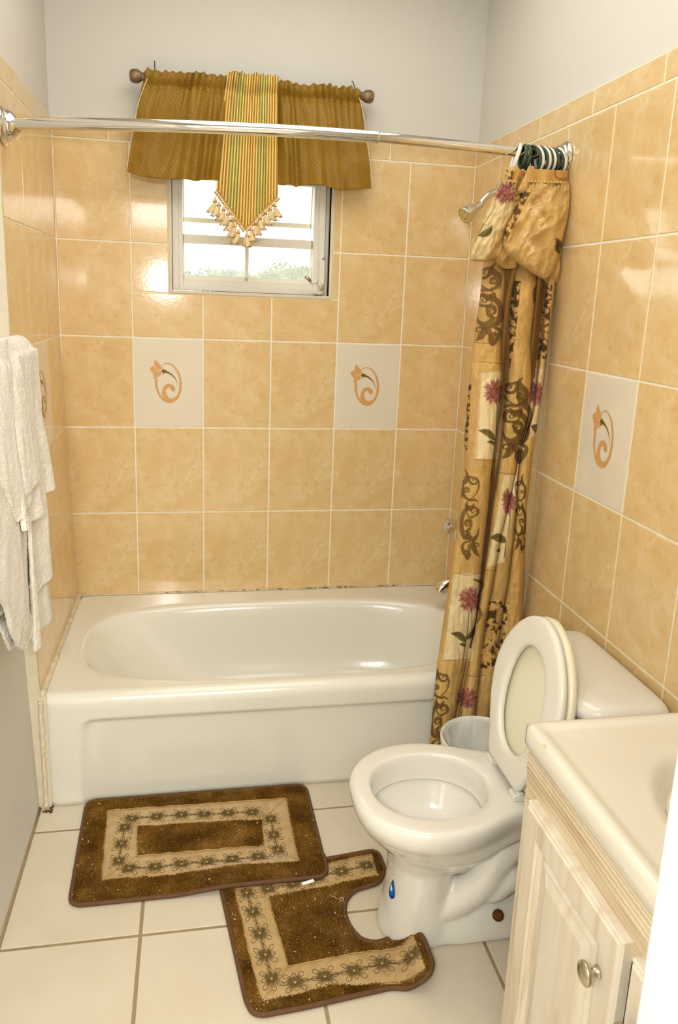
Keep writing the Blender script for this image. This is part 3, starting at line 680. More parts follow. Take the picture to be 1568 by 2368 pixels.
# ------------------------------------------------------------------ curtain rings
def curtain_ring(u, col, r, label, tilt, yaw, dz=0):
    p = None
    for x in np.linspace(1.2, W, 800):
        q = rodp(x)
        if PXV(q)[0] >= u: p = q; break
    if p is None: p = rodp(W-.02)
    t = thing('curtain_ring', label, 'curtain ring', tuple(p), 'curtain rings bunched on the rod end')
    a = np.linspace(0, 2*PI, 48, endpoint=False)
    X = np.zeros_like(a); Y = r*np.cos(a); Z = r*1.1*np.sin(a)-r*.95+.016+dz
    cy_, sy_ = math.cos(yaw), math.sin(yaw); P = np.stack([p[0]+X*cy_-Y*sy_+tilt*(Z-.02), p[1]+X*sy_+Y*cy_, p[2]+Z], 1)
    V, F = tube(P, .0036, 10, closed=True, flat=1.5); mk('ring_body', V, F, M['ringw' if col == 'w' else 'ringg'], t)
    mb = MB(); k = int(48*.72); mb.tube([P[k], P[k+1], P[k+2]], [.0058, .0062, .0058], 10); mb.build('clasp', M['ringw' if col == 'w' else 'ringg'], t, smooth=True)
ringspec = [(1201, 'w', .031, 'white plastic ring hanging apart at the left of the bunch', .30, -.22), (1212, 'g', .026, 'dark green ring half hidden behind the leftmost white ring', .1, -.1),
 (1219, 'g', .026, 'dark green ring seen end-on behind the gathered loop', .05, .0), (1229, 'g', .031, 'dark green ring right beside the gathered fabric loop', -.12, .36), (1236, 'w', .031, 'white ring right of the first big green ring', -.12, .36),
 (1246, 'g', .030, 'dark green ring in the middle of the bunch, left of a white pair', -.12, .34), (1253, 'w', .030, 'white ring in the middle of the bunch between two green ones', -.12, .34), (1259, 'g', .029, 'thin dark green ring between the two middle white rings', -.1, .34),
 (1265, 'w', .030, 'white ring just left of the fourth big green ring', -.10, .34), (1272, 'g', .031, 'dark green ring, tallest at the right of the bunch', -.12, .36), (1283, 'g', .029, 'dark green ring nearest the wall flange', -.12, .34), (1289, 'w', .030, 'white ring nearest the wall flange', -.12, .34)]
for a in ringspec: curtain_ring(*a)
# ------------------------------------------------------------------ printed pattern painter (works on flat pattern coordinates stored with the cloth)
class Print:
    def __init__(s, u, v, base):
        s.u = u.ravel(); s.v = v.ravel(); s.c = np.tile(np.array(lin(base)), (len(s.u), 1))
        n = fbm(s.u*.055, s.v*.016, 4); n2 = fbm(s.u*.02+9, s.v*.25, 3); s.c *= (1+.14*n+.07*n2)[:, None]
        s.n = fbm(s.u*.08+31, s.v*.08, 3)
    def blend(s, m, col, a=1):
        m = np.clip(m*a, 0, 1)[:, None]; s.c = s.c*(1-m)+np.array(lin(col))*m
    def box(s, poly, col, a=1, soft=2.5):
        """soft quadrilateral patch"""
        P = np.array(poly, float); ins = np.full(len(s.u), 1e9)
        ar = sum(P[i][0]*P[(i+1) % len(P)][1]-P[(i+1) % len(P)][0]*P[i][1] for i in range(len(P)))
        for i in range(len(P)):
            q = P[i]; e = P[(i+1) % len(P)]-q; e = e/np.linalg.norm(e); d = (e[0]*(s.v-q[1])-e[1]*(s.u-q[0]))*(1 if ar > 0 else -1); ins = np.minimum(ins, d)
        s.blend(sm(-soft, soft, ins+s.n*1.5), col, a)
    def stroke(s, pts, ws, col, a=.85, n=10, soft=.9):
        P = catmull(pts, n) if len(pts) > 2 else np.array(pts, float); wv = np.interp(np.linspace(0, 1, len(P)), np.linspace(0, 1, len(ws)), ws)
        mx = max(ws)+3; sel_ = np.where((s.u > P[:, 0].min()-mx) & (s.u < P[:, 0].max()+mx) & (s.v > P[:, 1].min()-mx) & (s.v < P[:, 1].max()+mx))[0]
        if not len(sel_): return
        uu, vv = s.u[sel_], s.v[sel_]; best = np.full(len(sel_), -1e9)
        for i in range(len(P)-1):
            d = P[i+1]-P[i]; L2 = max(d@d, 1e-9); t = np.clip(((uu-P[i, 0])*d[0]+(vv-P[i, 1])*d[1])/L2, 0, 1)
            ds = np.hypot(uu-P[i, 0]-t*d[0], vv-P[i, 1]-t*d[1]); best = np.maximum(best, (wv[i]*(1-t)+wv[i+1]*t)-ds)
        m = np.zeros(len(s.u)); m[sel_] = sm(-soft, soft, best); s.blend(m, col, a)
    def spiral(s, cx, cy, r, a0, turns, w0, w1, col, sq=1.0, tail=None, a=.85):
        k = np.linspace(0, 1, int(10*abs(turns))+6); an = a0+turns*2*PI*k; rr = r*(1-.82*k)
        P = [(cx+q*math.cos(b)*sq, cy+q*math.sin(b)) for q, b in zip(rr, an)]
        if tail: P = tail+P
        s.stroke(P, [w0*.3 if tail else w0, w0, (w0+w1)/2, w1, w1*1.3], col, a, 4)
    def flower(s, cx, cy, r, sx=1.0, col=(166,98,80), seed=0):
        q = np.random.default_rng(seed)
        s.blend(sm(r*.9, r*.45, np.hypot((s.u-cx)/sx, s.v-cy)), (178,112,98), .75)
        for rg, nn, c_, wd in ((1.0, 22, (176,118,104), .10), (.9, 19, (162,98,80), .10), (.74, 17, (192,134,118), .095), (.6, 15, (140,80,72), .10), (.45, 12, (184,122,106), .09), (.3, 10, (130,70,62), .09), (.2, 6, (170,104,90), .09)):
            for k in range(nn):
                a = 2*PI*k/nn+q.normal()*.12; L_ = r*rg*q.uniform(.85, 1.12); b = a+q.normal()*.12
                p0 = (cx+math.cos(a)*r*rg*.25*sx, cy+math.sin(a)*r*rg*.25); p1 = (cx+math.cos(b)*L_*.7*sx, cy+math.sin(b)*L_*.7); p2 = (cx+math.cos(b)*L_*sx, cy+math.sin(b)*L_)
                cc = tuple(np.clip(np.array(c_)*q.uniform(.82, 1.15), 0, 255)); s.stroke([p0, p1, p2], [r*wd*.4, r*wd, r*wd*.15], cc, .85, 3, .7)
        for k in range(26):
            a = q.uniform(0, 2*PI); d = r*q.uniform(.1, .8); s.stroke([(cx+math.cos(a)*d*sx, cy+math.sin(a)*d), (cx+math.cos(a)*(d+r*.16)*sx, cy+math.sin(a)*(d+r*.16))], [.5, .7, .2], (110,52,44), .5, 2, .6)
    def leaf(s, x0, y0, x1, y1, w, col=(98,84,32), bend=.15):
        d = np.array([x1-x0, y1-y0]); n_ = np.array([-d[1], d[0]]); m_ = np.array([(x0+x1)/2, (y0+y1)/2])+n_*bend
        s.stroke([(x0, y0), tuple(m_), (x1, y1)], [w*.25, w*.9, w, w*.6, .3], col, .92, 6)
        s.stroke([(x0, y0), tuple(m_+n_*.03), (x1, y1)], [.5, .6, .3], (60,48,16), .7, 6, .6)
        s.stroke([tuple(np.array([x0, y0])*.7+np.array([x1, y1])*.3-n_*.1), tuple(m_-n_*.13), tuple(np.array([x0, y0])*.25+np.array([x1, y1])*.75-n_*.05)], [.4, w*.35, .4], (146,128,66), .5, 5)
    def frond(s, poly, n, seed, dark=(70,54,28), light=(214,176,110), size=13):
        """dark patch filled with branching pale sprigs"""
        s.box(poly, dark, .96, 1.0); P = np.array(poly, float); q = np.random.default_rng(seed)
        def inside(x, y):
            r_ = False; m = len(P)
            for i in range(m):
                a, b = P[i], P[(i+1) % m]
                if (a[1] > y) != (b[1] > y) and x < (b[0]-a[0])*(y-a[1])/(b[1]-a[1])+a[0]: r_ = not r_
            return r_
        c = 0; tries = 0
        while c < n and tries < n*20:
            tries += 1; x = q.uniform(P[:, 0].min(), P[:, 0].max()); y = q.uniform(P[:, 1].min(), P[:, 1].max())
            if not inside(x, y): continue
            c += 1; a = -PI/2+q.normal()*.7; L_ = size*q.uniform(.6, 1.2); e = (x+math.cos(a)*L_, y+math.sin(a)*L_)
            if not inside(*e): e = ((x+e[0])/2, (y+e[1])/2)
            s.stroke([(x, y), e], [1.5, 1.1], light, .95, 2, .6)
            for sd in (-1, 1):
                for tt in (.35, .7):
                    o_ = (x+(e[0]-x)*tt, y+(e[1]-y)*tt); b = a+sd*.8; s.stroke([o_, (o_[0]+math.cos(b)*L_*.42, o_[1]+math.sin(b)*L_*.42)], [1.2, 1.3], light, .95, 2, .6)
BR = (112,82,40); BR2 = (102,74,36); TAN = (211,173,104); CRM = (241,222,174); PALE = (230,194,134)
def scrollwork(p, x0, y0, w_, h_, flip=1, col=BR, a=.88):
    """a block of acanthus scrolls inside the box x0,y0,w,h"""
    X = lambda t: x0+(t if flip > 0 else 1-t)*w_; Y = lambda t: y0+t*h_; k = w_/60; ky = h_/200; kk = min(k, ky*1.1)
    st = lambda pts, ws: p.stroke([(X(a_), Y(b_)) for a_, b_ in pts], [q*kk for q in ws], col, a)
    def sp(cx, cy, r, a0, turns, w0, tail):
        if flip < 0: a0 = PI-a0; turns = -turns
        p.spiral(X(cx), Y(cy), r*kk, a0, turns, w0*kk, 1.6*kk, col, 1.0, [(X(q[0]), Y(q[1])) for q in tail], a)
    st([(.78,.0),(.66,.06),(.74,.13),(.90,.17),(.92,.25),(.80,.31),(.60,.34)], [1,5,8,6,5,5,3])
    sp(.30, .12, 17, -.6, 1.25, 4.5, [(.66,.36),(.30,.30),(.08,.22),(.10,.13)])
    sp(.72, .235, 9, 2.6, 1.2, 3.5, [(.92,.34),(.95,.28)])
    st([(.10,.37),(.28,.345),(.52,.35),(.76,.325)], [1,4,3.4,.8])
    st([(.30,.375),(.42,.43),(.62,.44),(.70,.40),(.66,.365)], [1,7,9,5,1])
    sp(.34, .47, 15, 2.2, 1.15, 5.0, [(.74,.41),(.66,.50),(.50,.545)])
    st([(.64,.43),(.84,.49),(.95,.58),(.94,.69),(.82,.77),(.64,.79)], [6,6.5,6,7,6,1])
    sp(.62, .615, 12, -2.4, 1.1, 5.5, [(.80,.70),(.66,.69),(.50,.66)])
    st([(.06,.66),(.14,.74),(.34,.79),(.56,.77),(.66,.71),(.60,.66)], [1,4,8,9,6,1])
    st([(.30,.79),(.36,.86),(.24,.93),(.04,.99)], [2,8,8,1]); st([(.36,.83),(.52,.87),(.60,.97)], [2,8,1])
    sp(.16, .86, 10, .4, -1.0, 3.0, [(.30,.93),(.24,.90)])
    sp(.78, .955, 13, 2.0, 1.1, 7.5, [(.52,.82),(.74,.82),(.94,.88)])
# ------------------------------------------------------------------ shower curtain
cur = thing('shower_curtain', 'bunched tan floral and scroll print shower curtain at the right end of the rod', 'shower curtain', (1.40, -.80, 1.88))
# fold lines traced down the cloth: row -> position; each row of the list is one crease or hem
LN = [
 [(600,1119),(700,1109),(790,1095),(880,1085),(1000,1075),(1080,1074),(1180,1062),(1240,1055),(1340,1040),(1430,1027),(1530,1012),(1620,1003),(1700,996),(1752,991)],
 [(600,1172),(700,1163),(790,1158),(880,1158),(960,1152),(1040,1144),(1110,1134),(1180,1128),(1240,1121),(1340,1111),(1430,1101),(1530,1080),(1620,1060),(1700,1043),(1752,1036)],
 [(600,1193),(700,1186),(790,1176),(880,1176),(960,1168),(1040,1160),(1110,1150),(1180,1138),(1240,1132),(1340,1118),(1430,1103),(1530,1083),(1620,1068),(1700,1050),(1752,1042)],
 [(600,1246),(700,1236),(790,1226),(880,1229),(960,1222),(1040,1203),(1110,1189),(1180,1173),(1240,1158),(1340,1141),(1430,1124),(1530,1112),(1620,1102),(1700,1094),(1752,1088)],
 [(600,1270),(700,1262),(790,1254),(880,1243),(960,1232),(1040,1204),(1110,1198),(1180,1196),(1240,1190),(1340,1178),(1430,1162),(1530,1150),(1620,1140),(1700,1132),(1752,1126)],
 [(600,1290),(700,1279),(790,1268),(880,1256),(960,1246),(1040,1233),(1110,1225),(1180,1217),(1240,1215),(1340,1212),(1430,1208),(1530,1203),(1620,1198),(1700,1192),(1752,1188)]]
v_rows = np.linspace(585, 1752, 900)
def yb(v):  # mean depth of the cloth: under the rod, then pushed out over the tub side
    return -.785-.045*sm(1450, 1650, v)
NU = 300
VV = []; UV_ = []
prof_t = np.linspace(0, 1, NU)
seg_w = np.array([.26, .05, .27, .14, .28]); edges = np.concatenate([[0], np.cumsum(seg_w)])
amp = [.060, -.04, .050, .030, .046]
lnx = [np.interp(v_rows, [p[0] for p in l], [p[1] for p in l]) for l in LN]
Ug = np.zeros((len(v_rows), NU)); Yg = np.zeros_like(Ug)
for k in range(5):
    m = (prof_t >= edges[k]-1e-9) & (prof_t <= edges[k+1]+1e-9); t = (prof_t[m]-edges[k])/seg_w[k]
    tt = t if k in (1,) else .5-.5*np.cos(PI*t)*np.abs(np.cos(PI*t))**-.25
    tt = np.clip(tt, 0, 1)
    Ug[:, m] = lnx[k][:, None]*(1-tt)+lnx[k+1][:, None]*tt
    if k == 3: Yg[:, m] = (np.sin(PI*t)[None])*(.050*sm(960, 860, v_rows)-.032*sm(860, 1000, v_rows))[:, None]
    elif amp[k] > 0: Yg[:, m] = -amp[k]*np.sin(PI*np.clip(t, 0, 1))[None]**.8*(1+.15*np.sin(v_rows/130+k))[:, None]
    else: Yg[:, m] = .048*np.sin(PI*t)[None]
Vg = np.repeat(v_rows[:, None], NU, 1)
Yg = Yg+.0065*fbm(Ug*.045, Vg*.012, 3)+.0036*fbm(Ug*.12+5, Vg*.05, 3)+.005*(.5-np.abs(fbm(Ug*.07+3, Vg*.014+2, 2)))+.006*np.sin((Ug+.25*Vg)*.05)*np.sin(Vg*.011)
Yc = yb(Vg)+Yg+.075*sm(690, 600, Vg)
Yc = np.minimum(Yc, np.where(Vg > 1500, -.812, 9))
D = (RM @ np.stack([(Ug-784)/FPX, -(Vg-PCY)/FPX, -np.ones_like(Ug)], 0).reshape(3, -1)).reshape(3, *Ug.shape)
T_ = (Yc-CAM[1])/D[1]; P3 = np.stack([CAM[i]+T_*D[i] for i in range(3)], -1); P3[..., 0] = np.minimum(P3[..., 0], W-.006)
p = Print(Ug, Vg, TAN)
# lighter rectangular patches of the print
for poly, c_, a_ in (([(1110,862),(1165,858),(1150,1060),(1095,1062)], CRM, .85), ([(1095,790),(1118,790),(1102,1080),(1074,1080)], (206,164,104), .6), ([(1236,848),(1262,848),(1240,1010),(1224,1010)], CRM, .6),
    ([(1165,1098),(1198,1098),(1168,1300),(1128,1310)], CRM, .85), ([(1050,1327),(1112,1326),(1092,1528),(1026,1526)], CRM, .8), ([(1090,1560),(1122,1562),(1080,1680),(1050,1680)], PALE, .55),
    ([(1180,610),(1230,610),(1190,850),(1150,850)], (210,164,98), .5), ([(1120,600),(1163,600),(1158,800),(1096,792)], (190,150,96), .5), ([(1166,1340),(1180,1340),(1150,1450),(1138,1450)], PALE, .3), ([(1192,1250),(1214,1250),(1208,1440),(1190,1440)], (206,160,96), .5)):
    p.box(poly, c_, a_)
for l in ([(1096,792),(1135,795)], [(1106,836),(1170,842)], [(1095,1062),(1142,1066)], [(1052,1325),(1085,1330),(1112,1324)], [(1120,1318),(1148,1318)], [(1150,1092),(1195,1098)], [(1078,1560),(1100,1565),(1122,1561)], [(1240,850),(1262,852)], [(1026,1528),(1088,1524)], [(1202,1278),(1212,1278)]):
    p.stroke(l, [.8, .9, .7], (120,78,30), .7, 4, .7)
# tone-on-tone swirls
for (x, y, r) in ((1158,1340,13),(1150,1362,9),(1198,1330,9),(1196,1362,8),(1198,1392,9),(1100,850,10),(1095,870,9),(1218,1040,8),(1188,690,8),(1176,740,9),(1200,700,7),(1050,1345,6),(1036,1400,6),(1196,1430,7),(1168,790,8)):
    p.spiral(x, y, r, rng.uniform(0, 6), 1.6, 1.5, 1.0, (226,186,122), .8, a=.5)
scrollwork(p, 1098, 608, 62, 182)
scrollwork(p, 1232, 640, 34, 190, -1, (84,58,22), .9)
scrollwork(p, 1160, 872, 62, 190, 1, BR2)
p.stroke([(1196,900),(1206,930),(1224,950),(1222,985),(1200,1000),(1186,985)], [3,9,6,5,4,3], BR2, .85)
scrollwork(p, 1066, 1085, 44, 205, -1, BR)
scrollwork(p, 1190, 1095, 26, 180, 1, (88,62,24), .9)
scrollwork(p, 996, 1540, 44, 210, -1, (104,76,30), .9)
p.stroke([(1096,1340),(1116,1350),(1106,1380)], [2,5,2], BR2)
p.stroke([(1106,1400),(1112,1420),(1104,1440)], [2,4,2], BR2)
p.frond([(1187,648),(1205,650),(1192,780),(1178,860),(1177,740)], 26, 3, (72,52,24), (206,160,96), 10)
p.frond([(1262,655),(1277,660),(1262,830),(1254,830)], 30, 4, (78,58,28), (212,170,108), 9)
p.frond([(1083,890),(1090,890),(1080,1040),(1074,1040)], 20, 5, (66,48,20), (206,160,96), 8)
p.frond([(1132,1392),(1178,1386),(1162,1532),(1108,1552)], 110, 6, (78,56,24), (222,178,108), 13)
p.flower(1144, 906, 31, .82, seed=1); p.flower(1240, 910, 30, .55, (150,80,72), seed=2); p.flower(1176, 1160, 30, .55, seed=3)
p.flower(1086, 1386, 31, .86, seed=4); p.flower(1079, 1615, 27, .95, seed=5)
for st in ([(1150,935),(1147,1000),(1140,1060),(1134,1110)], [(1084,1412),(1082,1450),(1076,1490),(1066,1556)], [(1070,1640),(1066,1655),(1062,1670)], [(1180,1190),(1176,1230),(1165,1290)]): p.stroke(st, [.9, 1.1, .8], (74,54,20), .9, 6, .7)
for lf in ((1143,1017,1106,995,8), (1144,1028,1126,1022,4.5), (1246,1000,1228,985,9), (1168,1252,1134,1244,10), (1076,1484,1042,1464,8), (1077,1478,1098,1446,6), (1076,1494,1062,1490,4.5), (1156,1272,1150,1276,4)): p.leaf(*lf)
P3f = P3.reshape(-1, 3)
o = mk('curtain_body', P3f, gridF(NU, len(v_rows)), M['curtain'], cur, col=p.c)
m_ = o.modifiers.new('thickness', 'SOLIDIFY'); m_.thickness = .0012; m_.offset = 0
# hidden inner layers behind the front folds give the bundle its depth
def sheet_px(lx_, rx_, v0, v1, y0, a_, fr, name, base, seed, parent=cur, n=90, mrows=160):
    vv = np.linspace(v0, v1, mrows); L_ = np.interp(vv, [q[0] for q in lx_], [q[1] for q in lx_]); R_ = np.interp(vv, [q[0] for q in rx_], [q[1] for q in rx_])
    t = np.linspace(0, 1, n); uu = L_[:, None]*(1-t)+R_[:, None]*t; vg = np.repeat(vv[:, None], n, 1); yy = y0+a_*np.sin(t*fr*PI+seed)[None]+.004*fbm(uu*.05+seed, vg*.01, 3)
    d = (RM @ np.stack([(uu-784)/FPX, -(vg-PCY)/FPX, -np.ones_like(uu)], 0).reshape(3, -1)).reshape(3, *uu.shape); k = (yy-CAM[1])/d[1]
    P = np.stack([CAM[i]+k*d[i] for i in range(3)], -1); P[..., 0] = np.minimum(P[..., 0], W-.005); P = P.reshape(-1, 3)
    q = Print(uu, vg, base); scrollwork(q, L_.mean()-20, v0+60, 50, 200); scrollwork(q, R_.mean()-50, (v0+v1)/2, 50, 220)
    o = mk(name, P, gridF(n, mrows), M['curtain'], parent, col=q.c); m = o.modifiers.new('thickness', 'SOLIDIFY'); m.thickness = .0012; return o
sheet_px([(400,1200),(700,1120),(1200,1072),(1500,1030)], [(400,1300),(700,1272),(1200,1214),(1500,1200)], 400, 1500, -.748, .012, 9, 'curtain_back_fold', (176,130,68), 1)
# header band and gathered balloon flounce at the top
def lobe(rows_, y0, dep, name, base, paint=None, wr=1.0, seed=0, n=96, m_=110, parent=cur):
    """a puffed pocket of cloth: rows of (v, left u, right u, fullness)"""
    R_ = np.array(rows_, float); k = np.linspace(0, 1, len(R_)); kk = np.linspace(0, 1, m_)
    C4 = catmull(R_, 16); tt = np.linspace(0, 1, len(C4)); C4 = np.stack([np.interp(kk, tt, C4[:, i]) for i in range(4)], 1)
    a = np.linspace(0, 2*PI, n, endpoint=False)
    cu = (C4[:, 1]+C4[:, 2])/2; hu = (C4[:, 2]-C4[:, 1])/2
    ca = np.sign(np.cos(a))*np.abs(np.cos(a))**.85; sa = np.sign(np.sin(a))*np.abs(np.sin(a))**.9
    uu = cu[:, None]+hu[:, None]*ca[None]; vg = np.repeat(C4[:, 0][:, None], n, 1)
    vg = vg+4*fbm(uu*.03+seed, vg*.02, 2)*C4[:, 3:4]
    fr = (sa > 0)[None]*1.0
    w1 = fbm(uu*.035+seed*3, vg*.03, 3); w2 = np.abs(fbm((uu+.5*vg)*.05+seed, (vg-.4*uu)*.018, 2)); w3 = np.sin(uu*.75+3*fbm(uu*.05, vg*.02+seed, 2))*np.exp(-(C4[:, 0]-C4[0, 0])/45)[:, None]
    yy = y0-dep*C4[:, 3:4]*sa[None]-wr*(.012*w1+.024*(.35-w2)+.0062*w3+.0035*fbm(uu*.11+seed, vg*.07, 2))*np.abs(sa)[None]**.5*np.where(sa > 0, 1, .3)[None]
    d = (RM @ np.stack([(uu-784)/FPX, -(vg-PCY)/FPX, -np.ones_like(uu)], 0).reshape(3, -1)).reshape(3, *uu.shape); k_ = (yy-CAM[1])/d[1]
    P = np.stack([CAM[i]+k_*d[i] for i in range(3)], -1); P[..., 0] = np.minimum(P[..., 0], W-.004)
    q = Print(uu, vg, base)
    if paint: paint(q)
    Fq = gridF(n, m_, True); V = P.reshape(-1, 3); c = q.c
    V = np.concatenate([V, P[0].mean(0)[None], P[-1].mean(0)[None]]); c = np.concatenate([c, c[:1], c[-1:]]); nn = len(V)
    F = [tuple(f) for f in Fq]+[(nn-2, (k+1) % n, k) for k in range(n)]+[(nn-1, (m_-1)*n+k, (m_-1)*n+(k+1) % n) for k in range(n)]
    return mk(name, V, F, M['curtain'], parent, col=c)
def pL(q):
    q.box([(1150,440),(1196,470),(1120,600),(1085,600)], CRM, .65)
    q.flower(1168, 446, 29, .95, seed=7); q.stroke([(1146,476),(1128,505),(1112,530),(1098,560)], [.9, 1, .8], (84,60,24), .8, 5, .7); q.leaf(1108, 545, 1140, 520, 8)
    q.frond([(1170,392),(1186,392),(1180,418),(1168,418)], 12, 8, (92,72,38), (226,190,126), 7)
def pR(q):
    for x, y, r in ((1262,455,16),(1232,490,15),(1250,520,14),(1222,545,11),(1244,470,10),(1215,560,9)): q.spiral(x, y, r, rng.uniform(0, 6), 1.3, 1.6, 1.3, (246,214,156), .9, a=.95)
    q.stroke([(1222,470),(1245,495),(1262,520),(1240,540)], [1,2.4,2,1], (246,214,156), .95); q.stroke([(1210,575),(1222,560),(1230,580),(1218,590)], [1.5,3,3,1.5], (248,220,166), .95)
    q.leaf(1292, 575, 1284, 550, 7, (84,62,20)); q.leaf(1290, 560, 1298, 590, 6, (84,62,20))
    q.frond([(1200,432),(1226,446),(1170,560),(1160,545)], 26, 9, (100,76,36), (230,184,112), 8)
def pB(q): scrollwork(q, 1180, 440, 40, 130, 1, BR, .8)
lobe([(404,1186,1316,.25),(440,1180,1322,.6),(500,1178,1320,.8),(580,1200,1316,.75),(630,1245,1306,.6),(652,1262,1290,.3),(656,1270,1280,.1)], -.775, .030, 'rear_flounce', (206,166,96), None, .8, 3)
lobe([(398,1188,1228,.3),(430,1182,1216,.5),(480,1168,1215,.55),(560,1150,1195,.6),(600,1146,1200,.7),(618,1160,1196,.5),(622,1170,1186,.1)], -.785, .030, 'middle_flounce', (194,154,88), pB, 1.0, 5)
lobe([(416,1166,1200,.3),(440,1150,1196,.6),(480,1128,1190,.8),(530,1106,1170,.9),(575,1090,1162,.95),(596,1087,1150,.7),(603,1092,1130,.35),(605,1100,1118,.1)], -.790, .040, 'left_flounce', (208,172,108), pL, 1.1, 7)
lobe([(418,1224,1314,.3),(440,1212,1318,.55),(480,1192,1318,.8),(530,1168,1308,1.0),(570,1164,1298,1.0),(600,1186,1290,.9),(625,1220,1282,.75),(640,1248,1270,.45),(645,1254,1264,.1)], -.800, .050, 'right_flounce', (214,176,110), pR, 1.25, 11)
def header(poly, y0, name, base, seed, paint=None):
    (a, b, c_, d_) = [np.array(q, float) for q in poly]; n, m = 80, 30; s_, t = np.meshgrid(np.linspace(0, 1, n), np.linspace(0, 1, m))
    uu = (a[0]*(1-s_)+b[0]*s_)*(1-t)+(d_[0]*(1-s_)+c_[0]*s_)*t; vg = (a[1]*(1-s_)+b[1]*s_)*(1-t)+(d_[1]*(1-s_)+c_[1]*s_)*t
    yy = y0-.008*np.sin(s_*PI)-.004*np.sin(s_*16+seed)*(.3+.7*t)-.0028*np.sin(s_*75+seed)*sm(.72, .92, t)
    d = (RM @ np.stack([(uu-784)/FPX, -(vg-PCY)/FPX, -np.ones_like(uu)], 0).reshape(3, -1)).reshape(3, *uu.shape); k_ = (yy-CAM[1])/d[1]
    P = np.stack([CAM[i]+k_*d[i] for i in range(3)], -1); P[..., 0] = np.minimum(P[..., 0], W-.006); q = Print(uu, vg, base)
    if paint: paint(q)
    q.stroke([tuple(d_+[0, -3]), tuple(c_+[0, -3])], [1.2, 1.2], (236,204,146), .6)
    o = mk(name, P.reshape(-1, 3), gridF(n, m), M['curtain'], cur, col=q.c); mo = o.modifiers.new('thickness', 'SOLIDIFY'); mo.thickness = .003
def pH(q): q.stroke([(1282,394),(1286,410),(1300,416),(1312,412)], [2,3,4,2], BR, .8); q.box([(1272,392),(1312,392),(1312,424),(1268,424)], (190,138,68), .4)
header([(1224,390),(1312,395),(1310,425),(1222,422)], -.812, 'header_band', (206,162,94), 1, pH)
header([(1172,386),(1212,394),(1198,424),(1166,420)], -.802, 'left_header', (200,154,84), 2, lambda q: q.frond([(1172,387),(1188,388),(1182,416),(1168,414)], 14, 12, (92,72,38), (226,190,126), 7))
lobe([(383,1224,1233,.3),(386,1221,1237,.8),(398,1217,1236,.8),(411,1211,1229,.5),(420,1207,1225,.8),(438,1198,1222,.7),(446,1202,1216,.2)], -.812, .010, 'gathered_loop', (210,170,104), lambda q: q.blend(sm(6, 3, np.hypot(q.u-1228, q.v-396)), (214,150,130), .5), .3, 13)
# ------------------------------------------------------------------ window valance
vr = thing('valance_rod', 'slim bronzed curtain rod with turned finials above the window', 'curtain rod', (.68, -.055, 2.216))
zr = 2.2165; yr = -.055
mb = MB(); mb.tube([(.318, yr, zr-.001), (1.042, yr, zr+.003)], .0085, 20); mb.build('rod_bar', M['nickel'], vr, smooth=True)
for x, sg in ((.322, -1), (1.038, 1)):
    mb = MB(); mb.lathe([(0, .010), (.001, .019), (.006, .020), (.009, .017), (.012, .013), (.017, .0125), (.022, .016), (.030, .021), (.042, .022), (.052, .020), (.057, .015), (.058, .006)], (x, yr, zr), (sg, 0, 0), 32)
    mb.build('finial', M['bronze'], vr, smooth=True, ang=32)
for q in ((357, 140), (815, 187)):
    p = U(*q, 'y', -.006); mb = MB(); mb.tube([(p[0], -.002, p[2]), (p[0]+.001, -.012, p[2]-.004), (p[0]+.003, yr+.005, zr+.02), (p[0]+.004, yr+.002, zr+.008)], .0016, 8); mb.build('wire_hook', M['dark'], vr, smooth=True)
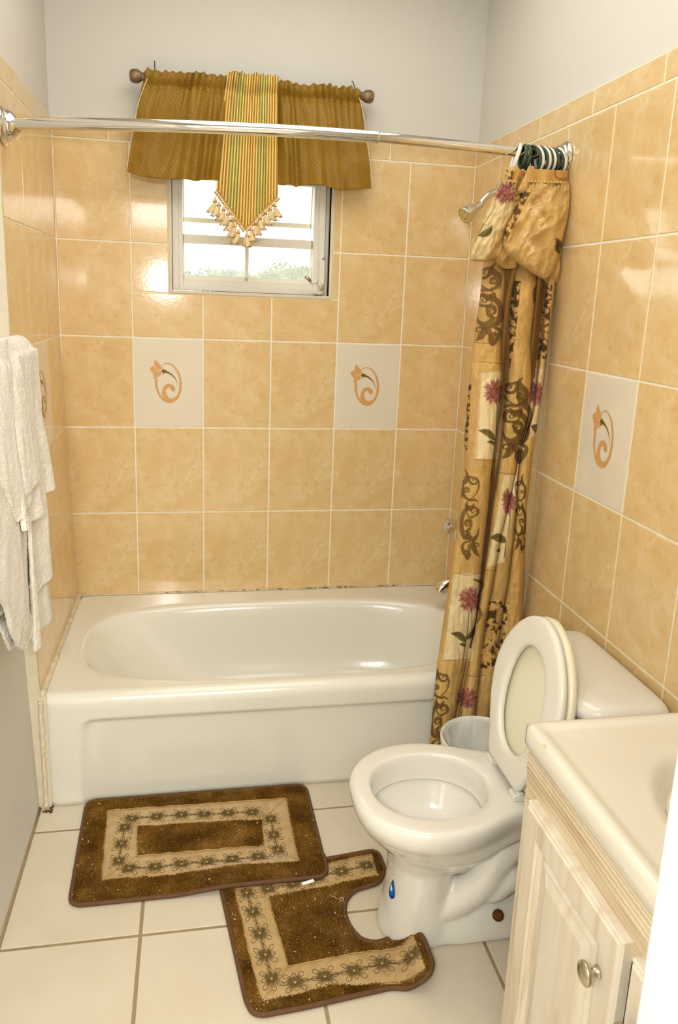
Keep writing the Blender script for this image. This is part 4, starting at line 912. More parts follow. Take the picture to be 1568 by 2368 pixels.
def cloth_panel(name, xs_top, xs_bot, zt, zb, folds, mat, parent, y0, ng, seed, n=260, m=170, stripes=False, label=None, point=None):
    """hanging gathered panel. folds: (position 0..1 at hem, amplitude, width)"""
    s_ = np.linspace(0, 1, n); t = np.linspace(0, 1, m); Sg, Tg = np.meshgrid(s_, t)
    def prof(l, x): return np.interp(x, [q[0] for q in l], [q[1] for q in l])
    zb_s = prof(zb, Sg); ex = Tg**.75
    X = (xs_top[0]*(1-Sg)+xs_top[1]*Sg)*(1-ex)+(xs_bot[0]*(1-Sg)+xs_bot[1]*Sg)*ex
    zt_s = zt+.003*np.sin((Sg+.03*fbm(Sg*6, Sg*0+seed, 2))*ng*PI*1.6+seed)+.006*fbm(Sg*ng*.8, Sg*0+seed, 2)
    Z = zt_s*(1-Tg)+zb_s*Tg
    top = np.exp(-((Tg-.12)/.16)**2)
    wrp = Sg+.045*fbm(Sg*4+seed, Tg*1.2, 2)+.006*fbm(Sg*11+seed, Tg*2, 2)
    am = .6+.7*fbm(Sg*5+seed*2, Tg*0, 2)
    ga = np.abs(np.sin(wrp*ng*PI))**.8*(.021*am*np.exp(-Tg/.22)+.0004)+.012*fbm(wrp*ng*.6+seed, Tg*1.5, 2)*np.exp(-Tg/.25)+(.5 if stripes else 1)*.034*(.4-np.abs(fbm(wrp*3.4+seed*7, Tg*.6, 1)))*sm(.05, .5, Tg)
    pocket = .010*np.exp(-((Tg-.055)/.045)**2)-.006*np.exp(-((Tg-.14)/.03)**2)
    fo = 0
    for c_, a_, w_ in folds: fo = fo+1.5*a_*np.exp(-((Sg-c_-.02*np.sin(Tg*3+seed))/w_)**2)*sm(.02, .45, Tg)
    Y = y0-pocket-ga-fo-.003*fbm(Sg*9+seed, Tg*5, 3)
    P = np.stack([X, Y, Z], -1).reshape(-1, 3)
    uv = np.stack([Sg*(xs_bot[1]-xs_bot[0])+seed*.37, Tg*(zt-zb_s.mean())], -1).reshape(-1, 2)
    c_ = None
    if stripes:
        f = Sg.ravel()*21; ph = f-np.floor(f); k = np.floor(f).astype(int)
        zone = Sg.ravel(); g1 = lin((180,126,28)); g2 = lin((146,134,44)); cr = lin((238,214,142)); pg = lin((216,204,132))
        green = ((zone > .17) & (zone < .36)) | ((zone > .62) & (zone < .80))
        nz = fbm(Sg.ravel()*60, Tg.ravel()*40, 2)
        dark = np.where(green[:, None], np.array(g2)[None], np.array(g1)[None])*(1+.2*nz)[:, None]
        wide = green & ((k % 3) == 0); light = np.where((green & (k % 2 == 0))[:, None], np.array(pg)[None], np.array(cr)[None])
        mk_ = sm(.40, .46, ph)*sm(1.0, .94, ph); c_ = light*(1-mk_[:, None])+dark*mk_[:, None]
    o = mk(name, P, gridF(n, m), mat, parent, uv=uv, col=c_, label=label); mo = o.modifiers.new('thickness', 'SOLIDIFY'); mo.thickness = .0022; mo.offset = 1
    return o, P.reshape(m, n, 3)
va = thing('window_valance', 'olive gold quilted valance gathered on the rod above the window', 'valance', (.68, -.08, 2.22))
zz = lambda u, v: U(u, v, 'y', -.085)[2]; xx = lambda u, v: U(u, v, 'y', -.085)[0]
cloth_panel('left_panel', (xx(341,172), xx(532,176)), (xx(293,395), xx(512,417)), 2.238, [(0, zz(294,395)), (.12, zz(320,405)), (.3, zz(370,412)), (.55, zz(412,413)), (.75, zz(462,419)), (.85, zz(482,417)), (1, zz(512,418))],
    [(.62, .016, .07), (.80, .022, .05), (.93, .026, .06), (.35, .008, .12), (.1, .006, .1)], M['quilt'], va, -.064, 13, 1)
cloth_panel('right_panel', (xx(640,188), xx(828,212)), (xx(640,425), xx(861,435)), 2.236, [(0, zz(640,424)), (.08, zz(655,428)), (.14, zz(664,424)), (.2, zz(676,433)), (.3, zz(690,423)), (.5, zz(735,428)), (.66, zz(768,438)), (.8, zz(800,436)), (1, zz(861,434))],
    [(.10, .020, .05), (.20, .020, .035), (.42, .012, .08), (.62, .010, .07), (.85, .008, .1)], M['quilt'], va, -.064, 13, 4)
# pale lining visible along the outer hems
for pts in ([(828,214),(840,262),(850,330),(858,390),(862,434)], [(343,176),(322,232),(308,300),(299,350),(293,394)]):
    P = [U(*q, 'y', -.072) for q in pts]; mb = MB(); mb.tube(catmull(P, 6), .0016, 8); mb.build('lining_edge', M['braid'], va, smooth=True)
jb = thing('valance_jabot', 'striped gold and green pointed jabot with tassels hanging over the middle of the valance', 'jabot', (.67, -.1, 2.24))
yj = -.112
ju = lambda u, v: U(u, v, 'y', yj)
xl, xr_ = ju(500,440)[0], ju(643,455)[0]; xt0, xt1 = ju(529,175)[0], ju(644,185)[0]
xp, zp = ju(567,533)[0], ju(567,533)[2]; sp = (xp-xl)/(xr_-xl)
cloth_panel('striped_panel', (xt0, xt1), (xl, xr_), 2.246, [(0, ju(500,440)[2]), (sp, zp), (1, ju(643,455)[2])], [(.2, .004, .06), (.45, .005, .08), (.72, .006, .07)], M['stripe'], jb, -.090, 9, 2, n=420, m=200, stripes=True)
A_, B_, C_ = ju(499,441)+[0, -.004, 0], np.array([xp, yj-.004, zp-.003]), ju(644,456)+[0, -.004, 0]
for nm_, a, b in (('left_braid', A_, B_), ('right_braid', B_, C_)):
    L_ = np.linalg.norm(b-a); n = int(L_/.0042); u_ = (b-a)/L_; n_ = np.cross(u_, [0, 1, 0]); mb = MB()
    for sgn in (-1, 1): mb.tube([a+u_*L_*k/40+n_*.0055*sgn for k in range(41)], .0028, 8, mi=0)
    for k in range(n):
        c = a+u_*(k+.5)*.0042; sg = 1 if k % 2 else -1; d = u_*.9*sg+n_*1.0; d /= np.linalg.norm(d); mb.tube([c-d*.0042, c+[0, -.002, 0], c+d*.0042], [.0012, .0022, .0012], 6, mi=1)
    mb.build(nm_, [M['gold'], M['braid']], jb, smooth=True)
tas = [(497,480),(506,489),(517,499),(527,510),(536,523),(543,537),(551,552),(571,559),(582,546),(592,532),(602,520),(614,508),(625,498),(636,490)]
att = [(500,447),(508,455),(518,466),(528,478),(537,491),(545,503),(553,517),(570,530),(582,519),(593,507),(603,497),(613,486),(624,474),(637,459)]
def tassel(top, kn, lean, seed):
    r = np.random.default_rng(seed); mb = MB(); s_ = .0118
    mb.tube([top, (top+kn)/2+[.001, 0, 0], kn+[0, 0, .012]], .0011, 6, mi=0)
    mb.lathe([(-.016, .001), (-.014, .004), (-.008, .0058), (-.004, .0055)], kn, (lean*.2, 0, -1), 14, mi=1)
    for k in range(9):
        a = k*2*PI/9; c = kn+np.array([math.cos(a)*.0055, math.sin(a)*.0055, .001*(-1)**k]); mb.lathe([(-.0026, .0005), (-.0015, .0022), (0, .0028), (.0015, .0022), (.0026, .0005)], c, (0, 0, 1), 7, mi=0)
    n = 54; rings = []
    for q in range(9):
        f = q/8; a = np.linspace(0, 2*PI, n, endpoint=False); rr = (.0052+.0105*f**.8)*(1+.10*np.cos(18*a+f*1.5)*f)+.0006*np.sin(7*a+seed)
        rings.append(np.stack([kn[0]+rr*np.cos(a)+lean*.030*f, kn[1]+rr*np.sin(a)*.8, kn[2]-.004-.031*f+.002*np.sin(5*a+seed)*f-.001*np.cos(18*a)*f], 1))
    V, F = loft(rings); mb.add(V, F, 1)
    for k in range(26):
        a = r.uniform(0, 2*PI); q = .0157*(1+.05*r.normal()); b = kn+np.array([lean*.028, 0, -.034]); e = b+np.array([q*math.cos(a), q*.8*math.sin(a), r.uniform(-.004, .001)])
        mb.tube([kn+[.006*math.cos(a), .005*math.sin(a), -.006], (kn+e)/2+[.003*math.cos(a), .003*math.sin(a), 0], e], .0007, 4, mi=1)
    o = mb.build('tassel', [M['gold'], M['tuft']], jb, smooth=True)
for k, (q, a) in enumerate(zip(tas, att)):
    kn = U(q[0], q[1]-13, 'y', yj-.006-.003*(k % 2)); tp = U(*a, 'y', yj-.006); tassel(tp, kn, -.35+.055*k if k > 6 else -.45, k)
# ------------------------------------------------------------------ toilet
TY = -1.372
toi = thing('toilet', 'white porcelain toilet with seat and lid raised against its tank', 'toilet', (1.15, TY, 0))
def egg(xf, xb, hw, z, n=96, nf=2.0, nb=2.6, tw=.52):
    """plan outline: front at xf, back at xb; widest at a fraction tw of the length"""
    a = np.linspace(0, 2*PI, n, endpoint=False); cx = xf+(xb-xf)*tw
    c, s_ = np.cos(a), np.sin(a); X = np.where(c < 0, cx-(cx-xf)*np.abs(c)**(2/nf), cx+(xb-cx)*np.abs(c)**(2/nb)); Y = TY+hw*np.sign(s_)*np.abs(s_)**(2/np.where(c < 0, nf, nb)); return np.stack([X, Y, np.full(n, z)], 1)
def rim_out(z, ins=0, n=160):
    """outline of the rim and the shelf behind it"""
    h = [(.833,0),(.836,.05),(.852,.095),(.885,.137),(.93,.167),(.985,.183),(1.04,.184),(1.095,.172),(1.145,.152),(1.19,.134),(1.235,.124),(1.30,.120),(1.36,.118),(1.40,.112),(1.415,.09),(1.42,.0)]
    P = [(x, TY+y) for x, y in h]+[(x, TY-y) for x, y in h[-2:0:-1]]; P = catmull(P, 6, True)
    d = np.cumsum(np.r_[0, np.linalg.norm(np.diff(np.r_[P, P[:1]], axis=0), axis=1)]); P = np.r_[P, P[:1]]; q = np.linspace(0, d[-1], n, endpoint=False); X = np.interp(q, d, P[:, 0]); Y = np.interp(q, d, P[:, 1])
    t = np.stack([np.roll(X, -1)-np.roll(X, 1), np.roll(Y, -1)-np.roll(Y, 1)], 1); t /= np.linalg.norm(t, axis=1, keepdims=True); X = X-t[:, 1]*-ins*-1; Y = Y+t[:, 0]*-ins
    return np.stack([X, Y, np.full(n, z)], 1)
def inset(P, ins):
    X, Y = P[:, 0], P[:, 1]; t = np.stack([np.roll(X, -1)-np.roll(X, 1), np.roll(Y, -1)-np.roll(Y, 1)], 1); t /= np.linalg.norm(t, axis=1, keepdims=True)
    nrm = np.stack([-t[:, 1], t[:, 0]], 1); cen = np.array([X.mean(), Y.mean()]); sgn = np.sign(((cen-P[:, :2])*nrm).sum(1).mean()); Q = P.copy(); Q[:, :2] += nrm*sgn*ins; return Q
RZ = .392
base = rim_out(RZ)
def blendring(a, b, t, z): q = a*(1-t)+b*t; q[:, 2] = z; return q
nr = 160
def elip(x0, x1, hw, z, n=nr, p_=2.15):
    # same angular order as rim_out: starts at the front tip and runs to +y
    a = PI-np.linspace(0, 2*PI, n, endpoint=False); cx = (x0+x1)/2; c, s_ = np.cos(a), np.sin(a)
    return np.stack([cx+(x1-x0)/2*np.sign(c)*np.abs(c)**(2/p_), TY+hw*np.sign(s_)*np.abs(s_)**(2/p_), np.full(n, z)], 1)
def atz(P, z): Q = P.copy(); Q[:, 2] = z; return Q
Rr = []
bel = [(.205, .955, 1.16, .088), (.225, .935, 1.18, .100), (.245, .915, 1.20, .118), (.27, .890, 1.22, .140), (.295, .867, 1.235, .157)]
for z, x0, x1, hw in bel: Rr.append(elip(x0, x1, hw, z, p_=2.1))
Rr.append(atz(inset(base, .020)*.6+elip(.852, 1.26, .168, .312)*.4, .316)); Rr.append(atz(inset(base, .009)*.9+elip(.84, 1.30, .178, .33)*.1, .335))
Rr.append(atz(inset(base, .0035), .348)); Rr.append(atz(base, .360)); Rr.append(atz(inset(base, -.0012), .372)); Rr.append(atz(inset(base, .001), .382)); Rr.append(atz(inset(base, .005), .3885)); Rr.append(atz(inset(base, .012), RZ)); Rr.append(atz(inset(base, .022), RZ+.0005))
ins_ = elip(.876, 1.168, .130, RZ)
Rr.append(blendring(inset(base, .022), ins_, .5, RZ+.0005)); Rr.append(blendring(inset(base, .022), ins_, .88, RZ-.0002)); Rr.append(atz(elip(.877, 1.167, .129, RZ), RZ-.001))
Rr.append(elip(.880, 1.164, .126, RZ-.005)); Rr.append(elip(.883, 1.161, .1235, RZ-.014)); Rr.append(elip(.884, 1.160, .1225, RZ-.05)); Rr.append(elip(.887, 1.157, .120, RZ-.066))
Rr.append(elip(.889, 1.155, .1185, RZ-.070)); Rr.append(elip(.880, 1.164, .127, RZ-.0715)); Rr.append(elip(.883, 1.160, .124, RZ-.078))
for z, x0, x1, hw in ((.295, .895, 1.150, .112), (.27, .915, 1.135, .098), (.25, .940, 1.12, .083), (.235, .972, 1.105, .064), (.228, 1.0, 1.09, .044), (.226, 1.03, 1.07, .02)): Rr.append(elip(x0, x1, hw, z))
V, F = loft(Rr); mk('bowl', V, F, M['porc'], toi)
# water in the bowl
r_ = elip(.955, 1.112, .074, .243); V = np.concatenate([r_, [[1.03, TY, .243]]]); mk('bowl_water', V, [(nr, (k+1) % nr, k) for k in range(nr)], simple('bowl_water', (200,196,180), .03, spec=.6, coat=.5, var=.01), toi)
# pedestal: column, plinth, trapway and boss fused into one casting
PX = MB()
def add_loft(rings): V, F = loft(rings); PX.add(V, F)
add_loft([egg(x0, x1, hw, z, 64, 2.3, 2.6, .5) for z, x0, x1, hw in ((0, .914, 1.40, .090), (.012, .912, 1.402, .092), (.045, .917, 1.40, .088), (.075, .925, 1.385, .081), (.095, .935, 1.37, .066), (.105, .96, 1.34, .045))])
add_loft([egg(x0, x1, hw, z, 64, 2.1, 2.2, .5) for z, x0, x1, hw in ((.0, .914, 1.11, .091), (.03, .916, 1.11, .090), (.07, .922, 1.10, .088), (.12, .930, 1.09, .087), (.17, .933, 1.09, .088), (.205, .930, 1.10, .090), (.235, .922, 1.12, .103), (.26, .912, 1.14, .115))])
add_loft([egg(x0, x1, hw, z, 64, 2.6, 3.2, .5) for z, x0, x1, hw in ((.02, 1.25, 1.40, .085), (.15, 1.24, 1.40, .070), (.25, 1.19, 1.41, .080), (.31, 1.188, 1.415, .105), (.35, 1.19, 1.417, .113), (.372, 1.20, 1.418, .116))])
for sg in (-1, 1):
    y_ = TY+sg*.052
    PX.tube(catmull([(1.00, TY+sg*.030, .060), (1.085, y_-sg*.006, .100), (1.145, y_+sg*.012, .16), (1.18, y_+sg*.016, .225), (1.235, y_+sg*.012, .275), (1.30, y_, .26), (1.33, y_-sg*.01, .19)], 10), [.044]*61, 28)
    PX.tube(catmull([(1.16, TY+sg*.075, .12), (1.215, TY+sg*.083, .185), (1.235, TY+sg*.078, .20)], 8), [.02, .024, .028, .030, .030, .032, .033, .034, .034, .034, .033, .030, .030, .028, .025, .02, .012], 20)
bq = U(1184, 2022, 'y', TY-.088)
def ell(c, r, n=24):
    return [np.stack([c[0]+r[0]*math.cos(b)*np.cos(np.linspace(0, 2*PI, n, endpoint=False)), c[1]+r[1]*math.cos(b)*np.sin(np.linspace(0, 2*PI, n, endpoint=False)), np.full(n, c[2]+r[2]*math.sin(b))], 1) for b in np.linspace(-1.5, 1.5, 13)]
add_loft(ell(bq, (.026, .028, .034))); add_loft(ell(bq*np.array([1, 0, 1])+np.array([0, 2*TY-bq[1], 0]), (.026, .028, .034)))
o = PX.build('pedestal', M['porc'], toi, smooth=True)
mo = o.modifiers.new('fuse', 'REMESH'); mo.mode = 'VOXEL'; mo.voxel_size = .0042; mo.use_smooth_shade = True
mo = o.modifiers.new('soften', 'SMOOTH'); mo.factor = .6; mo.iterations = 22
for x in (1.195,):
    b_ = U(1152, 2117, 'y', TY-.090); mb = MB(); mb.lathe([(-.004, .014), (0, .0145), (.004, .012), (.006, .009), (.009, .008)], b_, (-.15, -.8, .6), 9); mb.tube([b_+[-.001, -.006, .004], b_+[-.002, -.012, .014]], .0032, 8); mb.build('floor_bolt', M['rust'], toi, smooth=False)
# a blue droplet sticker on the pedestal front
def drop():
    c0 = U(893, 2066, 'x', .93); pts = []; n = 40
    ex = np.array([.10, -1.0, 0.0]); ex /= np.linalg.norm(ex)
    V = []; cc = []; rings_ = [0, .35, .7, .84, .9, 1.0]
    cols = [(28,120,206), (28,120,206), (24,104,196), (10,42,120), (8,30,96), (60,140,214)]
    def outl(t):
        a = t*2*PI; y = -math.cos(a); x = math.sin(a)*math.sin(a/2)**1.35
        return x*.0150, -y*.0270
    X0 = lambda y_, z_: None
    for r_i, r in enumerate(rings_):
        for k in range(n):
            x, z = outl(k/n); V.append((x*r, z*r if r > 0 else 0)); cc.append(lin(cols[r_i]))
    return c0, ex, V, cc, n, len(rings_)
c0, ex, V2, cc, n, nr_ = drop()
def pedx(y, z):   # front surface of the pedestal column at height z
    hw = np.interp(z, [0, .03, .07, .12, .17, .205], [.091, .090, .088, .087, .088, .090]); xf = np.interp(z, [0, .03, .07, .12, .17, .205], [.913, .915, .922, .930, .933, .930]); t = min(.97, abs(y-TY)/hw); cx = 1.01
    return cx-(cx-xf)*(1-t**2.1)**(1/2.1)
V = []
for (a, b) in V2: z = .137+b; y = -1.407-a; V.append((pedx(y, z)-.0025, y, z))
F = [(i*n+k, i*n+(k+1) % n, (i+1)*n+(k+1) % n, (i+1)*n+k) for i in range(nr_-1) for k in range(n)]
st = mk('drop_sticker', V, F, M['sticker'], toi, col=np.array(cc), label='glossy blue water drop sticker')
gl = [(-.003, .012), (-.0005, .006), (.0035, -.001), (.0005, -.004), (-.0015, -.010), (-.0045, -.004), (-.0045, .004)]
V = [(pedx(-1.407-a, .137+b)-.0036, -1.407-a, .137+b) for a, b in gl]; mk('drop_highlight', V, [tuple(range(len(V)))], M['paper'], st, smooth=False)
# tank and lid
def rbox_rings(x0, x1, y0, y1, spec, rad, n=96):
    a = np.linspace(0, 2*PI, n, endpoint=False); out = []
    for z, ins in spec:
        hx, hy = (x1-x0)/2-ins, (y1-y0)/2-ins; r = max(.004, rad-ins*.4); c, s_ = np.cos(a), np.sin(a); k = 1/np.maximum(np.abs(c)/hx, np.abs(s_)/hy)
        X, Y = c*k, s_*k; X = np.clip(X, -hx+r, hx-r)+0; Y = np.clip(Y, -hy+r, hy-r)
        # rounded box sampled by arclength
        pts = []
        for q, (sx, sy) in enumerate(((1, 1), (-1, 1), (-1, -1), (1, -1))):
            for j in range(12): b = q*PI/2+j/11*PI/2; pts.append((sx*(hx-r)+r*math.cos(b), sy*(hy-r)+r*math.sin(b)))
        out.append(np.array([((x0+x1)/2+p_[0], (y0+y1)/2+p_[1], z) for p_ in pts]))
    return out
def tank_outline(x0, x1, y0, y1, spec, n=120):
    """D-shaped tank: bowed front towards the room"""
    out = []
    for z, ins in spec:
        a = np.linspace(0, 2*PI, n, endpoint=False); c, s_ = np.cos(a), np.sin(a); hx, hy = (x1-x0)/2-ins, (y1-y0)/2-ins; cx, cy = (x0+x1)/2, (y0+y1)/2
        nb = 9.0; nf = 3.1; e = np.where(c > 0, nb, nf); r = (np.abs(c)**e+np.abs(s_)**e)**(-1/e); out.append(np.stack([cx+hx*r*c, cy+hy*r*s_, np.full(n, z)], 1))
    return out
V, F = loft(tank_outline(1.300, 1.493, TY-.190, TY+.192, [(.385, .03), (.39, .018), (.42, .010), (.5, .004), (.63, 0), (.648, 0)])); mk('tank', V, F, M['porc'], toi)
V, F = loft(tank_outline(1.272, 1.502, TY-.213, TY+.216, [(.640, .012), (.643, .004), (.650, .001), (.660, 0), (.668, .002), (.675, .007), (.680, .014), (.6835, .024), (.686, .04), (.688, .07), (.689, .1)])); mk('tank_lid', V, F, M['porc'], toi)
mb = MB(); mb.lathe([(0, .012), (.006, .012), (.008, .009), (.014, .008)], (1.312, TY+.15, .61), (-1, 0, 0), 16); mb.tube([(1.296, TY+.15, .61), (1.292, TY+.13, .608), (1.290, TY+.08, .600)], [.006, .006, .005], 10); mb.build('flush_lever', M['chrome'], toi, smooth=True, ang=40)
# raised seat and lid
def seat_h(t): return np.interp(t, *zip(*[(0,.083),(.012,.096),(.03,.103),(.06,.118),(.10,.142),(.14,.161),(.18,.172),(.215,.175),(.25,.170),(.29,.155),(.325,.133),(.355,.105),(.378,.075),(.393,.042),(.400,.012),(.402,0)]))
HX, HZ = 1.214, .412
def seatP(s_, t, d, tilt):  # s across, t up from the hinge, d towards the room
    return np.stack([HX+t*math.sin(tilt)-d*math.cos(tilt), TY-.004+s_, HZ+t*math.cos(tilt)+d*math.sin(tilt)], -1)
def seat_outline(ins, n=160):
    ts = np.r_[np.linspace(0, .36, 60), np.linspace(.363, .402, 30)]; hs = seat_h(ts); P = np.r_[np.stack([hs, ts], 1), np.stack([-hs[::-1], ts[::-1]], 1)[1:]]
    P = np.r_[P, P[:1]]; d = np.cumsum(np.r_[0, np.linalg.norm(np.diff(P, axis=0), axis=1)]); q = np.linspace(0, d[-1], n, endpoint=False); X = np.interp(q, d, P[:, 0]); Y = np.interp(q, d, P[:, 1])
    for _ in range(3): X = (np.roll(X, 1)+2*X+np.roll(X, -1))/4; Y = (np.roll(Y, 1)+2*Y+np.roll(Y, -1))/4
    t = np.stack([np.roll(X, -1)-np.roll(X, 1), np.roll(Y, -1)-np.roll(Y, 1)], 1); t /= np.linalg.norm(t, axis=1, keepdims=True); return X-t[:, 1]*ins, Y+t[:, 0]*ins
def hole(ins, n=160):
    X, Y = seat_outline(0, n); cx, cy = 0, .192; a = np.arctan2((Y-cy)/.135, X/.10); e = 2.15
    return (.098-ins)*np.sign(np.cos(a))*np.abs(np.cos(a))**(2/e), cy+(.133-ins)*np.sign(np.sin(a))*np.abs(np.sin(a))**(2/e)
tl = math.radians(10.5)
rg = []
for ins, d in ((.004, -.002), (0, .003), (0, .010), (.003, .015), (.010, .017), (.022, .0178)): rg.append(seatP(*[q for q in seat_outline(ins)], d, tl))
mid = seat_outline(.022); ho = hole(-.006)
for f in (.35, .7): rg.append(seatP(mid[0]*(1-f)+ho[0]*f, mid[1]*(1-f)+ho[1]*f, .0182, tl))
for ins, d in ((-.006, .0175), (-.002, .0155), (0, .012), (-.001, .003), (-.006, -.001)): rg.append(seatP(*hole(ins), d, tl))
V = np.concatenate(rg); n = 160; m_ = len(rg); F = [(i*n+k, i*n+(k+1) % n, ((i+1) % m_)*n+(k+1) % n, ((i+1) % m_)*n+k) for i in range(m_) for k in range(n)]
mk('seat_ring', V, F, M['seat'], toi)
tl2 = math.radians(10.5); rg = []
for ins, d in ((.02, -.028), (.006, -.027), (.0, -.023), (-.001, -.016), (.0, -.009), (.005, -.0065), (.02, -.0055)): rg.append(seatP(*seat_outline(ins), d, tl2))
V, F = loft(rg); F = [f for f in F]; mk('seat_lid', V, F, M['lid'], toi, label='yellowed inner face of the toilet lid')
for s_ in (-.074, .074):
    mb = MB(); p_ = seatP(np.array([s_]), np.array([.0]), 0, tl)[0]
    mb.tube([p_+[.0, -.018, -.004], p_+[0, .018, -.004]], .0085, 14); mb.box(p_+[-.016, -.016, -.020], p_+[.016, .016, -.004]); mb.build('seat_hinge', M['seat'], toi, smooth=False, bevel=.002)
mb = MB()
for s_, d in ((-.05, .0182), (.05, .0182), (-.045, .0182), (.045, .0182)): pass
# ------------------------------------------------------------------ vanity
VX, VY0, VY1 = 1.046, -1.783, FY+.004
cab = thing('vanity_cabinet', 'whitewashed wooden vanity cabinet with panelled doors and round knobs beside the toilet', 'vanity cabinet', (1.28, -2.09, 0))
cx0 = 1.066; cy0, cy1 = VY0-.022, VY1+.001
mb = MB(); mb.box((cx0+.001, cy0-.0, .09), (W-.004, cy1, .60)); mb.box((cx0+.001, cy0, .09), (W-.004, cy0-.016, .757)); mb.box((cx0+.001, cy1+.012, .6), (W-.004, cy1, .757)); mb.box((cx0+.05, cy0-.02, 0), (W-.03, cy1, .09)); mb.build('carcass', M['wood'], cab, bevel=.001)
# face frame
mb = MB(); mb.box((cx0-.016, cy0, .06), (cx0+.002, cy0-.045, .757)); mb.box((cx0-.016, cy0-.39, .06), (cx0+.002, cy0-.42, .757)); mb.box((cx0-.016, cy0-.045, .06), (cx0+.002, cy1, .11)); mb.build('face_frame', M['wood'], cab, bevel=.0015)
mb = MB()
yy0, yy1 = cy0, cy1
for k in range(9):   # reeded frieze under the counter
    z0 = .757-.0047*(k+1); d_ = .0016*(k % 2); mb.box((cx0-.0185-d_, yy0-.001, z0), (cx0+.001, yy1, z0+.0043))
mb.box((cx0-.0165, yy0-.001, .66), (cx0+.001, yy1, .7575)); mb.build('reeded_frieze', M['woodh'], cab, bevel=.0012)
def door(y0, y1, z0, z1, kn, hinge):
    xb, xf = cx0-.016, cx0-.036; d = MB()
    # door built in steps: slab, frame moulding, sunk field, raised panel
    def ringf(a0, a1, x_a, x_b):
        """sloped frame between inset a0 (depth x_a) and inset a1 (depth x_b)"""
        A = [(x_a, y0-a0, z0+a0), (x_a, y1+a0, z0+a0), (x_a, y1+a0, z1-a0), (x_a, y0-a0, z1-a0)]; B = [(x_b, y0-a1, z0+a1), (x_b, y1+a1, z0+a1), (x_b, y1+a1, z1-a1), (x_b, y0-a1, z1-a1)]
        for k in range(4): l = (k+1) % 4; d.add([A[k], A[l], B[l], B[k]], [(3, 2, 1, 0)])
    st = [(0, xb), (0, xf+.006), (.002, xf+.0035), (.005, xf+.0035), (.008, xf), (.046, xf), (.050, xf+.004), (.053, xf+.0035), (.058, xf+.010), (.066, xf+.010), (.072, xf+.006), (.078, xf+.0055), (.095, xf+.001)]
    for (a0, x_a), (a1, x_b) in zip(st[:-1], st[1:]): ringf(a0, a1, x_a, x_b)
    a, x_ = st[-1]; d.add([(x_, y0-a, z0+a), (x_, y1+a, z0+a), (x_, y1+a, z1-a), (x_, y0-a, z1-a)], [(3, 2, 1, 0)])
    d.add([(xb, y0, z0), (xb, y1, z0), (xb, y1, z1), (xb, y0, z1)], [(0, 1, 2, 3)])
    o = d.build('door', M['wood'], cab, smooth=False)
    mb = MB(); k0 = np.array([xf, kn[0], kn[1]]); mb.lathe([(-.001, .009), (.002, .0095), (.004, .0075), (.009, .0060), (.013, .0065), (.016, .012), (.018, .0165), (.0205, .0175), (.0235, .0165), (.0265, .011), (.0275, .003)], k0, (-1, 0, 0), 32); mb.build('knob', M['nickel'], o, smooth=True, ang=50)
    for z in (z1-.055, z0+.06):
        mb = MB(); mb.box((xb-.004, hinge+.006, z-.022), (xb+.0005, hinge-.001, z+.022)); mb.build('hinge', M['dark'], o, bevel=.001)
door(-1.852, -2.160, .10, .690, (-2.118, .603), -1.848)
door(-2.182, VY1+.012, .10, .690, (-2.216, .603), VY1+.008)
# one-piece counter with moulded basin
ct = thing('countertop', 'cream cultured marble countertop with moulded oval basin', 'countertop', (1.28, -2.09, .8))
n = 200; m_ = 0
bx, by, ba, bb = 1.300, -2.105, .150, .205
def crect(x0, x1, y0, y1, z, n=200):
    a = np.linspace(0, 2*PI, n, endpoint=False); c, s_ = np.cos(a), np.sin(a); hx0, hx1, hy0, hy1 = bx-x0, x1-bx, by-y0, y1-by
    k = 1/np.maximum(np.maximum(c/hx1, -c/hx0), np.maximum(s_/hy1, -s_/hy0)); return np.stack([bx+c*k, by+s_*k, np.full(n, z)], 1)
def cell(f, z, n=200): a = np.linspace(0, 2*PI, n, endpoint=False); return np.stack([bx+ba*f*np.cos(a), by+bb*f*np.sin(a), np.full(n, z)], 1)
x0, x1, y0, y1 = VX, W-.003, VY1, VY0
rg = [crect(x0+.006, x1, y0, y1-.004, .757), crect(x0, x1, y0, y1, .760), crect(x0-.0005, x1, y0, y1, .775), crect(x0, x1, y0, y1, .790), crect(x0+.002, x1, y0, y1-.002, .7965), crect(x0+.006, x1, y0, y1-.006, .800), crect(x0+.013, x1, y0, y1-.013, .8012), crect(x0+.021, x1, y0, y1-.021, .800), crect(x0+.028, x1, y0, y1-.026, .7965), crect(x0+.036, x1, y0, y1-.034, .7955)]
rg += [cell(1.12, .7955), cell(1.06, .7950), cell(1.0, .790), cell(.96, .781), cell(.90, .762), cell(.8, .735), cell(.65, .705), cell(.45, .683), cell(.2, .674), cell(.08, .672)]
V, F = loft(rg); slab = mk('counter_slab', V, F, M['top'], ct)
q_ = U(1258, 1723, 'z', .8012); mb = MB(); mb.lathe([(-.001, .0034), (.0003, .0030), (.0006, .001)], q_, (0, 0, 1), 10); mb.build('rust_stain', simple('orange_stain', (238,206,150), .3, var=.1, scale=80), slab, smooth=True)
mb = MB(); mb.lathe([(0, .022), (.003, .021), (.004, .014)], (bx, by, .673), (0, 0, 1), 24); mb.build('basin_drain', M['chrome'], ct, smooth=True, ang=30)
mb = MB(); mb.box((W-.022, VY0-.002, .797), (W-.002, VY1, .88)); mb.build('backsplash', M['top'], ct, bevel=.004)
